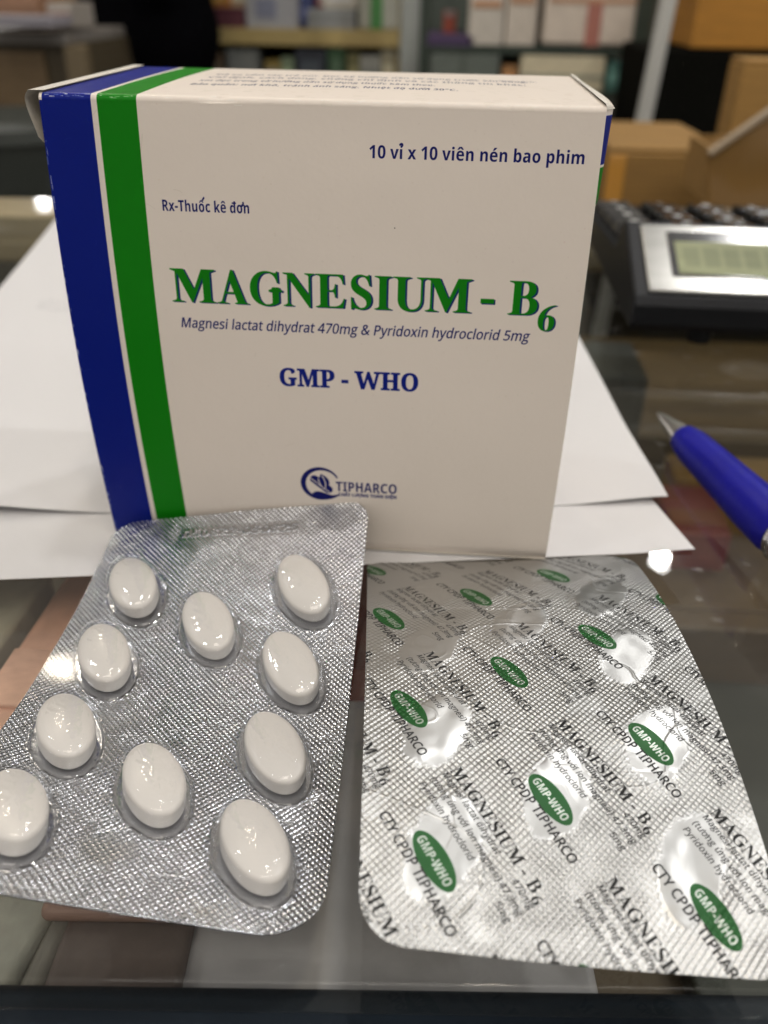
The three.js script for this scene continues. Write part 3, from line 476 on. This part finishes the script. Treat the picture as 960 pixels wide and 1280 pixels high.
// ------------------------------------------------------------------ ballpoint pen
{
  const a = onY(823, 517, 0.0042), c = onY(962, 652, 0.0068), dir = c.clone().sub(a).normalize(), t = thing('ballpoint_pen', 'ballpoint pen with blue rubber grip and clear tip on the glass', 'pen', [a.x, a.y, a.z]);
  t.quaternion.setFromUnitVectors(V(0, 1, 0), dir);
  const lathe = (pts) => new THREE.LatheGeometry(pts.map(([r, y]) => new THREE.Vector2(r / 1000, y / 1000)), 48);
  part('writing_tip', lathe([[0.05, -1.6], [0.45, -1.0], [0.6, 0.4], [1.0, 1.2], [1.3, 2.6]]), std([0.75, 0.72, 0.66], 0.25, 1), t);
  part('tip_cone', lathe([[1.3, 2.4], [1.6, 4], [2.3, 8.2], [3.0, 13], [3.1, 13.4], [3.15, 14], [3.7, 18.5], [3.6, 20]]), phys([0.72, 0.70, 0.67], 0.18, 0.85, { clearcoat: 1 }), t);
  const ribs = []; for (let i = 0; i <= 40; i++) { const y = 18.6 + i * 1.52, e = Math.sin(Math.PI * Math.min(1, i / 6) / 2), s = i > 37 ? 1 - 0.12 * (i - 37) / 3 : 1; ribs.push([(4.1 + 1.0 * e + 1.7 * Math.min(1, i / 30)) * s * (i === 0 ? 0.8 : 1), y]); }
  part('rubber_grip', lathe([[3.3, 18.6], ...ribs]), phys([0.008, 0.008, 0.26], 0.42, 0, { specularIntensity: 0.28, normalMap: normalTexture(256, 256, 30, 30, (p, q) => 0.05 * fbm(p, q, 51, 3)) }), t);
  part('collar_ring', lathe([[5.2, 79.0], [6.7, 79.4], [6.9, 80.4], [6.5, 81.0], [6.9, 81.6], [6.8, 83.2], [6.3, 84]]), std([0.6, 0.6, 0.62], 0.2, 1), t);
  part('barrel', lathe([[6.2, 84], [6.3, 105], [5.8, 140], [4.2, 146], [0.1, 146.5]]), phys([0.75, 0.78, 0.85], 0.1, 0, { transmission: 0.5, thickness: 0 }), t);
}

// ------------------------------------------------------------------ desk calculator, its keys towards the far side
{
  const t = thing('desk_calculator', 'black desk calculator with silver display frame and greenish screen', 'calculator', [0.176, 0, -0.156]);
  t.rotation.y = -0.02;
  const BK = phys([0.008, 0.0085, 0.010], 0.4, 0, { specularIntensity: 0.25 }), w = 0.152;
  const prof = new THREE.Shape([[0, 0.0105], [0.0015, 0.0085], [0.19, 0.0045], [0.192, 0.006], [0.192, 0.013], [0.06, 0.0225], [0.054, 0.0355], [0.048, 0.037], [0.003, 0.0192], [0, 0.0168]].map(([x, y]) => new THREE.Vector2(x, y)));
  const bg = new THREE.ExtrudeGeometry(prof, { depth: w - 0.003, bevelEnabled: true, bevelSize: 0.0014, bevelThickness: 0.0015, bevelSegments: 3, curveSegments: 4 }).rotateY(Math.PI / 2).translate(-w / 2 + 0.0015, 0, 0);
  part('case', bg, BK, t);
  const tilt = Math.atan2(0.0178, 0.045), up = (z) => 0.0192 + (z - 0.003) * Math.tan(tilt);
  const slab = (name, x0, x1, z0, z1, h, mat, r = 0.001, lift = 0) => { lift += 0.0015; const g = new RoundedBoxGeometry(x1 - x0, h, (z1 - z0) / Math.cos(tilt), 2, Math.min(r, h / 2.1)); g.rotateX(tilt); g.translate((x0 + x1) / 2, up((z0 + z1) / 2) + lift, -(z0 + z1) / 2); return part(name, g, mat, t); };
  const silver = phys([0.36, 0.355, 0.335], 0.25, 0.6, { map: wear });
  slab('display_frame', -0.070, 0.070, 0.0038, 0.0445, 0.0016, silver, 0.0007, 0.0006);
  slab('display_window', -0.0600, 0.060, 0.0120, 0.0395, 0.0016, phys([0.02, 0.021, 0.024], 0.12, 0, { clearcoat: 1 }), 0.0007, 0.0013);
  slab('screen', -0.0575, 0.057, 0.0126, 0.0325, 0.0012, phys([0.31, 0.335, 0.20], 0.5, 0, { specularIntensity: 0.3, map: noiseTexture(128, (p, q) => { const seg = (p * 14) % 1 > 0.25 && q > 0.2 && q < 0.8 ? 0.9 : 1, n = seg * (0.85 + 0.15 * fbm(p * 6, q * 6, 33)); return [n, n, n]; }) }), 0.0005, 0.0019);
  part('foot', new THREE.CylinderGeometry(0.0055, 0.005, 0.0075, 20).translate(-0.045, 0.0036, -0.012), BK, t);
  part('foot', new THREE.CylinderGeometry(0.0055, 0.005, 0.0075, 20).translate(0.045, 0.0036, -0.012), BK, t);
  const KM = [phys([0.006, 0.006, 0.007], 0.16, 0, { specularIntensity: 0.5 }), phys([0.035, 0.035, 0.037], 0.2, 0, { specularIntensity: 0.5 }), phys([0.05, 0.10, 0.18], 0.2, 0, { specularIntensity: 0.5 })], kg = new RoundedBoxGeometry(0.0185, 0.008, 0.0165, 3, 0.0025);
  const font = await new FontLoader().loadAsync('fonts/droid/droid_sans_bold.typeface.json'), LM = std([0.6, 0.6, 0.58], 0.6);
  const LEG = [...'=.0+-/321*%C654MRC987MS7+-0123'].map((ch) => { const g = new TextGeometry(ch, { font, size: 0.0062, depth: 0.0003, curveSegments: 3 }); g.center(); return g.rotateX(-Math.PI / 2).rotateY(Math.PI).translate(0, 0.0041, 0); });
  for (let r = 0; r < 5; r++) for (let c = 0; c < 6; c++) { const k = part('key', kg, KM[c === 0 ? 1 : c === 5 && r < 2 ? 2 : 0], t), lg = LEG[r * 6 + c], z = 0.075 + r * 0.0235; k.position.set(-0.0625 + c * 0.025, 0.0235 - (z - 0.06) * 0.0795 + 0.003, -z); k.rotation.x = -0.08; if (lg) part('legend', lg, LM, k); }
}

// ------------------------------------------------------------------ cartons behind the counter
function cardboard(seed, k = 1, tint = [0.26, 0.15, 0.042]) { return std(tint.map((c) => c * k), 0.8, 0, { map: noiseTexture(128, (u, v) => { const n = 0.82 + 0.18 * fbm(u * 4, v * 30, seed); return [n, n * 0.98, n * 0.94]; }) }); }
function cardboardBox(label, px0, px1, pyT, pyB, Z, depth, seed, tape, turn = 0, k = 1, tint) {
  const l = onZ(px0, pyB, Z), r = onZ(px1, pyB, Z), b = onZ((px0 + px1) / 2, pyT, Z), w = r.x - l.x, h = b.y - l.y, t = thing('cardboard_box', label, 'cardboard box', [(l.x + r.x) / 2, l.y, Z - depth / 2]), m = cardboard(seed, k, tint);
  t.rotation.y = turn;
  part('body', new RoundedBoxGeometry(w, h, depth, 2, 0.003).translate(0, h / 2, 0), m, t);
  part('lid_flap', new RoundedBoxGeometry(w * 0.99, 0.004, depth * 0.49, 1, 0.0015).rotateX(0.02).translate(0, h + 0.003, depth * 0.245), m, t);
  part('lid_flap', new RoundedBoxGeometry(w * 0.99, 0.004, depth * 0.49, 1, 0.0015).rotateX(-0.02).translate(0, h + 0.003, -depth * 0.25), m, t);
  if (tape) part('packing_tape', new RoundedBoxGeometry(w * 0.16, h * 0.9, 0.002, 1, 0.0008).translate(-w * 0.42, h / 2, depth / 2 + 0.001), phys([0.52, 0.25, 0.04], 0.2, 0, { clearcoat: 0.6 }), t);
  return t;
}
cardboardBox('taped cardboard box behind the calculator next to the carton', 752, 892, 192, 258, -0.72, 0.20, 5, true, 0, 1.2);
cardboardBox('tall cardboard box behind the plastic wrapped box edge', 906, 1090, 82, 196, -0.95, 0.06, 7, false, 0, 1.5);
cardboardBox('orange brown cardboard box on the shelf at the top right corner', 862, 1000, -60, 60, -1.7, 0.3, 8, false, 0, 1.5, [0.30, 0.14, 0.018]);
{
  const Z = -0.56, p = onZ(886, 258, Z), q = [[886, 258], [886, 192], [960, 138], [1010, 104], [1080, 104], [1080, 258]].map(([x, y]) => onZ(x, y, Z).sub(p)), m = cardboard(6, 1.25);
  const t = thing('cardboard_box', 'opened cardboard box with a slanting plastic wrapped edge at the right of the photo', 'cardboard box', [p.x, p.y, p.z]);
  const panel = (z, d) => new THREE.ExtrudeGeometry(new THREE.Shape(q.map((v) => new THREE.Vector2(v.x, v.y))), { depth: d, bevelEnabled: true, bevelSize: 0.001, bevelThickness: 0.001, bevelSegments: 2 }).translate(0, 0, z);
  part('side_panel', panel(-0.004, 0.004), m, t);
  part('side_panel', new THREE.BoxGeometry(q[4].x - 0.004, q[1].y, 0.004).translate(q[4].x / 2, q[1].y / 2, -0.102), m, t);
  part('end_panel', new THREE.BoxGeometry(0.004, q[1].y, 0.094).translate(0.002, q[1].y / 2, -0.053), m, t);
  part('packed_goods', new RoundedBoxGeometry(q[4].x - 0.03, q[1].y * 0.92, 0.088, 2, 0.004).translate(q[4].x / 2, q[1].y * 0.46, -0.053), cardboard(9), t);
  const d = q[3].clone().sub(q[1]), wrap = phys([0.93, 0.92, 0.9], 0.12, 0, { transmission: 1, thickness: 0, ior: 1.5, normalMap: normalTexture(128, 128, 170, 60, (a, b) => 1.2 * fbm(a * 0.08, b * 0.08, 83, 3)) });
  const seam = part('wrap_seam', new THREE.CylinderGeometry(0.0034, 0.0034, d.length(), 16), phys([0.36, 0.28, 0.19], 0.15, 0, { clearcoat: 1 }), t);
  seam.position.copy(q[1]).addScaledVector(d, 0.5); seam.position.z = 0.002; seam.quaternion.setFromUnitVectors(V(0, 1, 0), d.clone().normalize());
  part('plastic_wrap', new THREE.ShapeGeometry(new THREE.Shape(q.map((v) => new THREE.Vector2(v.x, v.y)))).translate(0, 0, 0.006), wrap, t);
}
// dark table that carries them
{
  const t = thing('back_table', 'low dark table behind the counter carrying the cardboard boxes', 'table', [0.5, -0.9, -0.85]);
  const y = onZ(820, 258, -0.72).y;
  part('table_top', new RoundedBoxGeometry(1.5, 0.02, 0.55, 2, 0.004).translate(0.2, 0.9 + y - 0.0105, 0.03), std([0.05, 0.04, 0.03], 0.5), t);
  for (const [x, z] of [[-0.5, 0.26], [0.9, 0.26], [-0.5, -0.2], [0.9, -0.2]]) part('leg', new RoundedBoxGeometry(0.04, 0.86 + y, 0.04, 1, 0.004).translate(x, (0.86 + y) / 2, z), std([0.05, 0.04, 0.03], 0.6), t);
}

// ------------------------------------------------------------------ shelves at the back of the shop
{
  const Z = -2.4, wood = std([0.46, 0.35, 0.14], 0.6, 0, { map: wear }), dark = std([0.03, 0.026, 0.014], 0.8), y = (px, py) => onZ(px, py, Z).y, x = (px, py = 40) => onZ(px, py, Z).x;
  const t = thing('shelf_unit', 'wooden shelf unit with a pale front board behind the carton', 'shelf', [x(370), -0.92, Z - 0.2]), yT = y(370, 36), yB = y(370, 57), w = x(500) - x(228);
  part('front_board', new RoundedBoxGeometry(w, yT - yB, 0.02, 2, 0.003).translate(0, (yT + yB) / 2 + 0.92, 0.2), wood, t);
  part('shelf_board', new THREE.BoxGeometry(w, 0.02, 0.4).translate(0, yT + 0.92 - 0.012, -0.01), wood, t);
  part('upright', new THREE.BoxGeometry(0.03, 1.2, 0.4).translate(-w / 2 + 0.015, 0.62, -0.013), wood, t);
  part('upright', new THREE.BoxGeometry(0.03, 1.2, 0.4).translate(w / 2 - 0.015, 0.62, -0.013), wood, t);
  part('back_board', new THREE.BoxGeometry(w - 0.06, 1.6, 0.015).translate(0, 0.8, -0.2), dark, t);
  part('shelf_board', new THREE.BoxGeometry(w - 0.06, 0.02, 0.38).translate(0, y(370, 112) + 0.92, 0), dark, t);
  const top = 37, on = 'goods on the wooden shelf board';
  pack('folded_cloth', 'maroon folded cloth on the pale shelf board beside the dark figure', 'cloth', 232, 306, 10, top, Z, 0.2, [0.13, 0.035, 0.05], [['fold', 0, 1, 0.45, 0.55, [0.2, 0.07, 0.09]]]);
  pack('plastic_pack', 'pale crumpled pack on the shelf board next to the maroon cloth', 'pack', 308, 372, -12, top, Z, 0.18, [0.42, 0.42, 0.44], [['label', 0.2, 0.6, 0.3, 0.8, [0.25, 0.27, 0.36]]]);
  pack('grey_case', 'flat grey case in the middle of the shelf board', 'case', 384, 444, 12, top, Z, 0.2, [0.28, 0.29, 0.29], [['lid', 0, 1, 0.7, 0.95, [0.34, 0.35, 0.35]]]);
  pack('pack_row', 'red topped pack behind the grey case on the shelf', 'pack', 395, 440, -30, 10, Z - 0.1, 0.1, [0.35, 0.06, 0.06], [['label', 0.1, 0.9, 0.1, 0.5, [0.6, 0.58, 0.55]]]);
  pack('medicine_pack', 'white pack with a green stripe at the end of the shelf board', 'medicine box', 448, 498, -30, top, Z, 0.15, [0.42, 0.42, 0.36], [['stripe', 0.3, 0.6, 0, 1, [0.07, 0.27, 0.07]]]);
  pack('medicine_pack', 'pale blue pack standing behind the crumpled pack on the shelf board', 'medicine box', 330, 362, -40, 8, Z - 0.12, 0.08, [0.25, 0.30, 0.42], [['label', 0.1, 0.9, 0.1, 0.4, [0.5, 0.5, 0.48]]]);
  pack('cream_pack', 'cream pack beside the green striped pack on the shelf board', 'pack', 470, 500, -25, top, Z - 0.02, 0.1, [0.5, 0.47, 0.38], [['label', 0.2, 0.9, 0.2, 0.6, [0.4, 0.2, 0.12]]]);
  pack('yellow_pack', 'small yellow pack in the dark lower shelf beside the grey tin', 'pack', 332, 352, 76, 108, Z, 0.1, [0.28, 0.2, 0.05], [['label', 0.1, 0.9, 0.3, 0.7, [0.3, 0.28, 0.2]]]);
  pack('brown_pack', 'brown pack at the left end of the dark lower shelf', 'pack', 248, 280, 66, 108, Z, 0.1, [0.14, 0.09, 0.05], [['label', 0.1, 0.9, 0.3, 0.7, [0.2, 0.17, 0.12]]]);
  const more = [['orange pack standing at the left end of the pale shelf board', 'pack', 252, 288, -22, 10, Z - 0.14, [0.5, 0.22, 0.05]], ['beige pack above the maroon cloth on the pale shelf board', 'pack', 282, 318, -30, 12, Z - 0.16, [0.5, 0.4, 0.26]], ['dark blue pack between the crumpled pack and the grey case', 'pack', 368, 390, -8, top, Z - 0.05, [0.05, 0.07, 0.2]], ['white carton above the flat grey case', 'carton', 405, 446, -26, 11, Z - 0.02, [0.6, 0.56, 0.48]],
    ['olive pack beside the white tub in the dark lower shelf', 'pack', 434, 450, 66, 108, Z, [0.16, 0.15, 0.06]], ['tall cream pack at the right end of the dark lower shelf', 'pack', 476, 494, 62, 108, Z, [0.3, 0.27, 0.18]], ['pale green pack between the yellow and blue packs in the lower shelf', 'pack', 352, 368, 72, 108, Z, [0.2, 0.26, 0.16]], ['reddish pack beside the brown pack in the lower shelf', 'pack', 232, 249, 70, 108, Z, [0.26, 0.09, 0.06]]];
  for (const [label, cat, a, b, c, d, z, rgb] of more) pack(cat === 'carton' ? 'shelf_carton' : 'shelf_pack', label, cat, a, b, c, d, z, 0.1, rgb, [['label', 0.15, 0.85, 0.25, 0.6, rgb.map((q) => Math.min(0.7, q * 1.9 + 0.05))]]);
  pack('grey_tin', 'grey tin under the pale shelf board left of centre', 'tin', 285, 325, 62, 108, Z, 0.12, [0.17, 0.18, 0.17], [['label', 0.1, 0.9, 0.3, 0.8, [0.22, 0.23, 0.22]]]);
  pack('dark_pack', 'dark blue pack under the pale shelf board', 'pack', 370, 408, 62, 108, Z, 0.12, [0.03, 0.035, 0.05], [['label', 0.2, 0.8, 0.3, 0.7, [0.08, 0.1, 0.12]]]);
  pack('green_pack', 'dark green pack under the pale shelf board', 'pack', 410, 432, 60, 108, Z, 0.12, [0.03, 0.08, 0.03], [['label', 0.2, 0.8, 0.3, 0.7, [0.08, 0.14, 0.08]]]);
  pack('white_tub', 'white tub under the pale shelf board near the post', 'tub', 450, 475, 70, 108, Z, 0.1, [0.36, 0.36, 0.33], [['label', 0, 1, 0.2, 0.6, [0.25, 0.27, 0.25]]]);
}
{
  const a = onZ(500, 60, -2.2), b = onZ(531, 60, -2.2), t = thing('white_post', 'upright pale post between the two shelf units', 'post', [(a.x + b.x) / 2, -0.92, -2.2]);
  part('shaft', new RoundedBoxGeometry(b.x - a.x, 2.2, 0.05, 3, 0.008).translate(0, 1.1, 0), std([0.34, 0.36, 0.34], 0.4, 0, { map: wear }), t);
  part('foot_plate', new RoundedBoxGeometry(0.12, 0.01, 0.12, 1, 0.003).translate(0, 0.005, 0), std([0.3, 0.3, 0.3], 0.4), t);
}
{
  const Z = -2.0, x = (px) => onZ(px, 60, Z).x, y = (py) => onZ(670, py, Z).y, w = x(806) - x(528), dark = std([0.028, 0.04, 0.03], 0.4), t = thing('glass_shelf_unit', 'dark framed glass shelf unit stacked with white medicine boxes', 'shelf', [x(667), -0.92, Z - 0.18]);
  part('frame_post', new RoundedBoxGeometry(0.035, 1.9, 0.035, 1, 0.003).translate(w / 2 - 0.016, 0.95, 0.18), dark, t);
  part('frame_post', new RoundedBoxGeometry(0.02, 1.9, 0.035, 1, 0.003).translate(-w / 2, 0.95, 0.16), dark, t);
  part('back_board', new THREE.BoxGeometry(w, 1.9, 0.012).translate(0, 0.95, -0.2), std([0.07, 0.085, 0.07], 0.6), t);
  part('shelf_board', new THREE.BoxGeometry(w - 0.02, y(58) - y(68), 0.36).translate(0, (y(58) + y(68)) / 2 + 0.92, 0), dark, t);
  part('shelf_board', new THREE.BoxGeometry(w - 0.02, 0.015, 0.36).translate(0, y(116) + 0.92, 0), dark, t);
  const cream = [0.60, 0.53, 0.45], grp = 'white boxes on the glass shelf', pink = [0.42, 0.16, 0.12], org = [0.5, 0.28, 0.16];
  pack('purple_pouch', 'dark purple pouch lying at the left end of the glass shelf', 'pouch', 534, 592, 44, 58, Z, 0.2, [0.06, 0.03, 0.10], [['zip', 0.05, 0.95, 0.7, 0.9, [0.12, 0.08, 0.16]]]);
  pack('red_bottle', 'small red bottle behind the purple pouch', 'bottle', 553, 568, 14, 58, Z - 0.12, 0.06, [0.42, 0.08, 0.04], [['cap', 0.2, 0.8, 0.85, 1, [0.3, 0.3, 0.3]]]);
  pack('medicine_box', 'cream medicine box, leftmost of the row on the glass shelf', 'medicine box', 584, 628, -40, 58, Z, 0.2, [0.58, 0.53, 0.46], [['printed_band', 0.1, 0.9, 0.5, 0.6, org]], grp);
  pack('medicine_box', 'cream medicine box, second of the row on the glass shelf', 'medicine box', 630, 668, -40, 58, Z, 0.2, cream, [['printed_band', 0.1, 0.9, 0.55, 0.65, org]], grp);
  pack('medicine_box', 'wide cream medicine box with a salmon stripe on the glass shelf', 'medicine box', 676, 800, -40, 58, Z, 0.2, [0.64, 0.55, 0.46], [['stripe', 0.43, 0.58, 0, 0.56, pink], ['printed_band', 0.05, 0.95, 0.56, 0.63, org]], grp);
  pack('medicine_box', 'pale box below the salmon striped box in the glass shelf', 'medicine box', 648, 752, 70, 116, Z, 0.2, [0.66, 0.58, 0.40], [['printed_band', 0, 1, 0.4, 0.5, [0.3, 0.31, 0.25]]], grp);
  const low = [['small orange box at the left of the lower glass shelf', 626, 644, 82, 116, [0.4, 0.2, 0.07]], ['narrow teal box at the right end of the lower glass shelf', 756, 772, 76, 116, [0.1, 0.24, 0.2]], ['tan box at the right end of the lower glass shelf', 774, 794, 84, 116, [0.36, 0.26, 0.14]]];
  for (const [label, a, b, c, d, rgb] of low) pack('shelf_box', label, 'box', a, b, c, d, Z - 0.01, 0.15, rgb, [['label', 0.1, 0.9, 0.3, 0.65, rgb.map((q) => q * 1.6 + 0.05)]]);
  pack('grey_folder', 'grey green folder at the left of the lower glass shelf', 'folder', 536, 622, 68, 116, Z, 0.2, [0.12, 0.14, 0.12], [['spine', 0.45, 0.5, 0, 1, [0.08, 0.1, 0.08]]]);
}
{
  const a = onZ(804, 152, -1.2), b = onZ(842, -30, -1.2), d = b.clone().sub(a), t = thing('metal_pole', 'slanting pale metal pole behind the cardboard boxes', 'pole', [a.x, a.y, a.z]);
  t.quaternion.setFromUnitVectors(V(0, 1, 0), d.clone().normalize());
  part('tube', new THREE.CylinderGeometry(0.0115, 0.0115, d.length() + 0.7, 24).translate(0, (d.length() - 0.7) / 2 + 0.2, 0), std([0.55, 0.55, 0.52], 0.35, 0.2), t);
  part('end_cap', new THREE.CylinderGeometry(0.014, 0.014, 0.03, 24).translate(0, d.length() + 0.2, 0), std([0.1, 0.1, 0.1], 0.5), t);
}
{
  const Z = -1.75, t = thing('dark_cabinet', 'tall dark cabinet behind the cardboard boxes at the right', 'cabinet', [onZ(940, 100, Z).x, -0.92, Z - 0.1]), D = phys([0.004, 0.004, 0.003], 0.9, 0, { specularIntensity: 0.1 });
  part('carcass', new RoundedBoxGeometry(0.62, 0.92 + onZ(930, 62, Z).y, 0.3, 1, 0.006).translate(0.09, (0.92 + onZ(930, 62, Z).y) / 2, 0), D, t);
  part('door', new RoundedBoxGeometry(0.3, 0.6, 0.012, 1, 0.004).translate(-0.06, 0.4, 0.157), D, t);
  part('door', new RoundedBoxGeometry(0.3, 0.6, 0.012, 1, 0.004).translate(0.245, 0.4, 0.157), D, t);
}
// brown cabinet at the left
{
  const Z = -1.7, x = (px) => onZ(px, 60, Z).x, y = (py) => onZ(40, py, Z).y, w = x(104) - x(-150), t = thing('brown_cabinet', 'brown wooden cabinet at the left with goods on its top', 'cabinet', [x(-23), -0.92, Z - 0.2]);
  const br = std([0.16, 0.105, 0.05], 0.6, 0, { map: wear }), H = y(40) + 0.92;
  part('carcass', new THREE.BoxGeometry(w - 0.03, H - 0.02, 0.38).translate(-0.01, (H - 0.02) / 2, 0), std([0.085, 0.065, 0.036], 0.6, 0, { map: wear }), t);
  part('top_board', new RoundedBoxGeometry(w, 0.022, 0.42, 2, 0.004).translate(-0.03, H - 0.011, 0), std([0.24, 0.22, 0.2], 0.5, 0, { map: wear }), t);
  part('corner_post', new RoundedBoxGeometry(0.04, H - 0.022, 0.04, 2, 0.004).translate(w / 2 - 0.02, (H - 0.022) / 2, 0.19), std([0.17, 0.13, 0.075], 0.6), t);
  part('door', new RoundedBoxGeometry(w * 0.45, 0.13, 0.012, 1, 0.004).translate(0.03, H - 0.10, 0.197), br, t);
  pack('peach_bag', 'peach coloured bag on top of the brown cabinet', 'bag', -20, 48, -20, 20, Z - 0.05, 0.2, [0.36, 0.20, 0.12], [['fold', 0, 1, 0.3, 0.36, [0.42, 0.26, 0.18]]]);
  pack('brown_parcel', 'brown parcel behind the peach bag on the cabinet', 'parcel', 20, 74, -40, 12, Z - 0.12, 0.1, [0.30, 0.18, 0.08], [['label', 0.2, 0.6, 0.3, 0.7, [0.5, 0.45, 0.36]]]);
  pack('white_box', 'pale box at the right end of the brown cabinet top', 'box', 62, 92, 4, 34, Z - 0.02, 0.12, [0.42, 0.38, 0.34], [['label', 0.1, 0.9, 0.3, 0.6, [0.3, 0.16, 0.12]]]);
  pack('white_tray', 'pale lilac tray lying on the brown cabinet', 'tray', -30, 66, 20, 33, Z + 0.08, 0.1, [0.34, 0.32, 0.36], [['rim', 0, 1, 0.75, 1, [0.4, 0.38, 0.42]]]);
}
{
  const Z = -1.2, x = (px) => onZ(px, 180, Z).x, y = (py) => onZ(20, py, Z).y, t = thing('dark_bin', 'dark grey green bin in the shadow below the cabinet', 'bin', [x(-20), -0.92, Z]);
  part('drum', new THREE.CylinderGeometry(0.16, 0.13, 0.9 + y(150), 40).translate(0, (0.9 + y(150)) / 2, -0.1), std([0.022, 0.026, 0.022], 0.5), t);
  part('lid', new THREE.CylinderGeometry(0.163, 0.166, 0.02, 40).translate(0, 0.9 + y(150), -0.1), std([0.03, 0.035, 0.03], 0.5), t);
}
// person in black, seen at hip height
{
  const c = onZ(172, 60, -2.15), fx = c.x, res = 56, size = 1.0, mc = new MarchingCubes(res, new THREE.MeshStandardMaterial(), false, false, 200000);
  const J = { hipL: [-0.085, 0.02, 0], hipR: [0.085, 0.02, 0], kneeL: [-0.09, -0.42, 0.02], kneeR: [0.1, -0.42, 0], footL: [-0.1, -0.84, 0.0], footR: [0.11, -0.84, 0], toeL: [-0.12, -0.87, 0.13], toeR: [0.13, -0.87, 0.13], waist: [0, 0.2, 0], chest: [0, 0.42, 0], neck: [0, 0.6, 0], head: [0, 0.72, 0.01], shL: [-0.17, 0.5, 0], shR: [0.17, 0.5, 0], elL: [-0.27, 0.22, -0.03], elR: [0.2, 0.2, -0.04], haL: [-0.15, 0.07, 0.12], haR: [0.1, 0.12, 0.14] };
  const bones = [['hipL', 'kneeL', 0.085, 0.058], ['hipR', 'kneeR', 0.085, 0.058], ['kneeL', 'footL', 0.058, 0.04], ['kneeR', 'footR', 0.058, 0.04], ['footL', 'toeL', 0.042, 0.035], ['footR', 'toeR', 0.042, 0.035], ['hipL', 'hipR', 0.09, 0.09], ['waist', 'chest', 0.115, 0.13], ['hipL', 'waist', 0.1, 0.105], ['hipR', 'waist', 0.1, 0.105], ['shL', 'shR', 0.07, 0.07], ['chest', 'neck', 0.08, 0.05], ['neck', 'head', 0.05, 0.1], ['shL', 'elL', 0.055, 0.045], ['shR', 'elR', 0.055, 0.045], ['elL', 'haL', 0.045, 0.032], ['elR', 'haR', 0.045, 0.032]];
  const cy = -0.03, k = (i) => ((i / res) * 2 - 1) * size;
  for (let z = 0; z < res; z++) for (let y = 0; y < res; y++) for (let x = 0; x < res; x++) {
    const p = [k(x), k(y) + cy, k(z)]; let s = 0;
    for (const [a, b, ra, rb] of bones) { const A = J[a], B = J[b], d = [B[0] - A[0], B[1] - A[1], B[2] - A[2]], q = [p[0] - A[0], p[1] - A[1], p[2] - A[2]], h = Math.max(0, Math.min(1, (q[0] * d[0] + q[1] * d[1] + q[2] * d[2]) / (d[0] ** 2 + d[1] ** 2 + d[2] ** 2))); s += Math.exp(-(Math.hypot(q[0] - d[0] * h, q[1] - d[1] * h, q[2] - d[2] * h) - ra - (rb - ra) * h) * 40); }
    mc.field[x + y * res + z * res * res] = Math.log(s + 1e-30) / 40;
  }
  mc.isolation = 0; mc.update();
  const n = mc.count, g = new THREE.BufferGeometry(); g.setAttribute('position', new THREE.Float32BufferAttribute(Array.from(mc.positionArray.slice(0, n * 3)).map((v, i) => v * size + (i % 3 === 1 ? cy : 0)), 3)); g.setAttribute('normal', new THREE.Float32BufferAttribute(Array.from(mc.normalArray.slice(0, n * 3)), 3));
  const t = thing('person', 'person dressed all in black standing behind the counter with one elbow out', 'person', [fx, 0, -2.15]);
  part('body', g, phys([0.002, 0.002, 0.003], 1, 0, { specularIntensity: 0.1 }), t);
}

renderer.render(scene, camera);
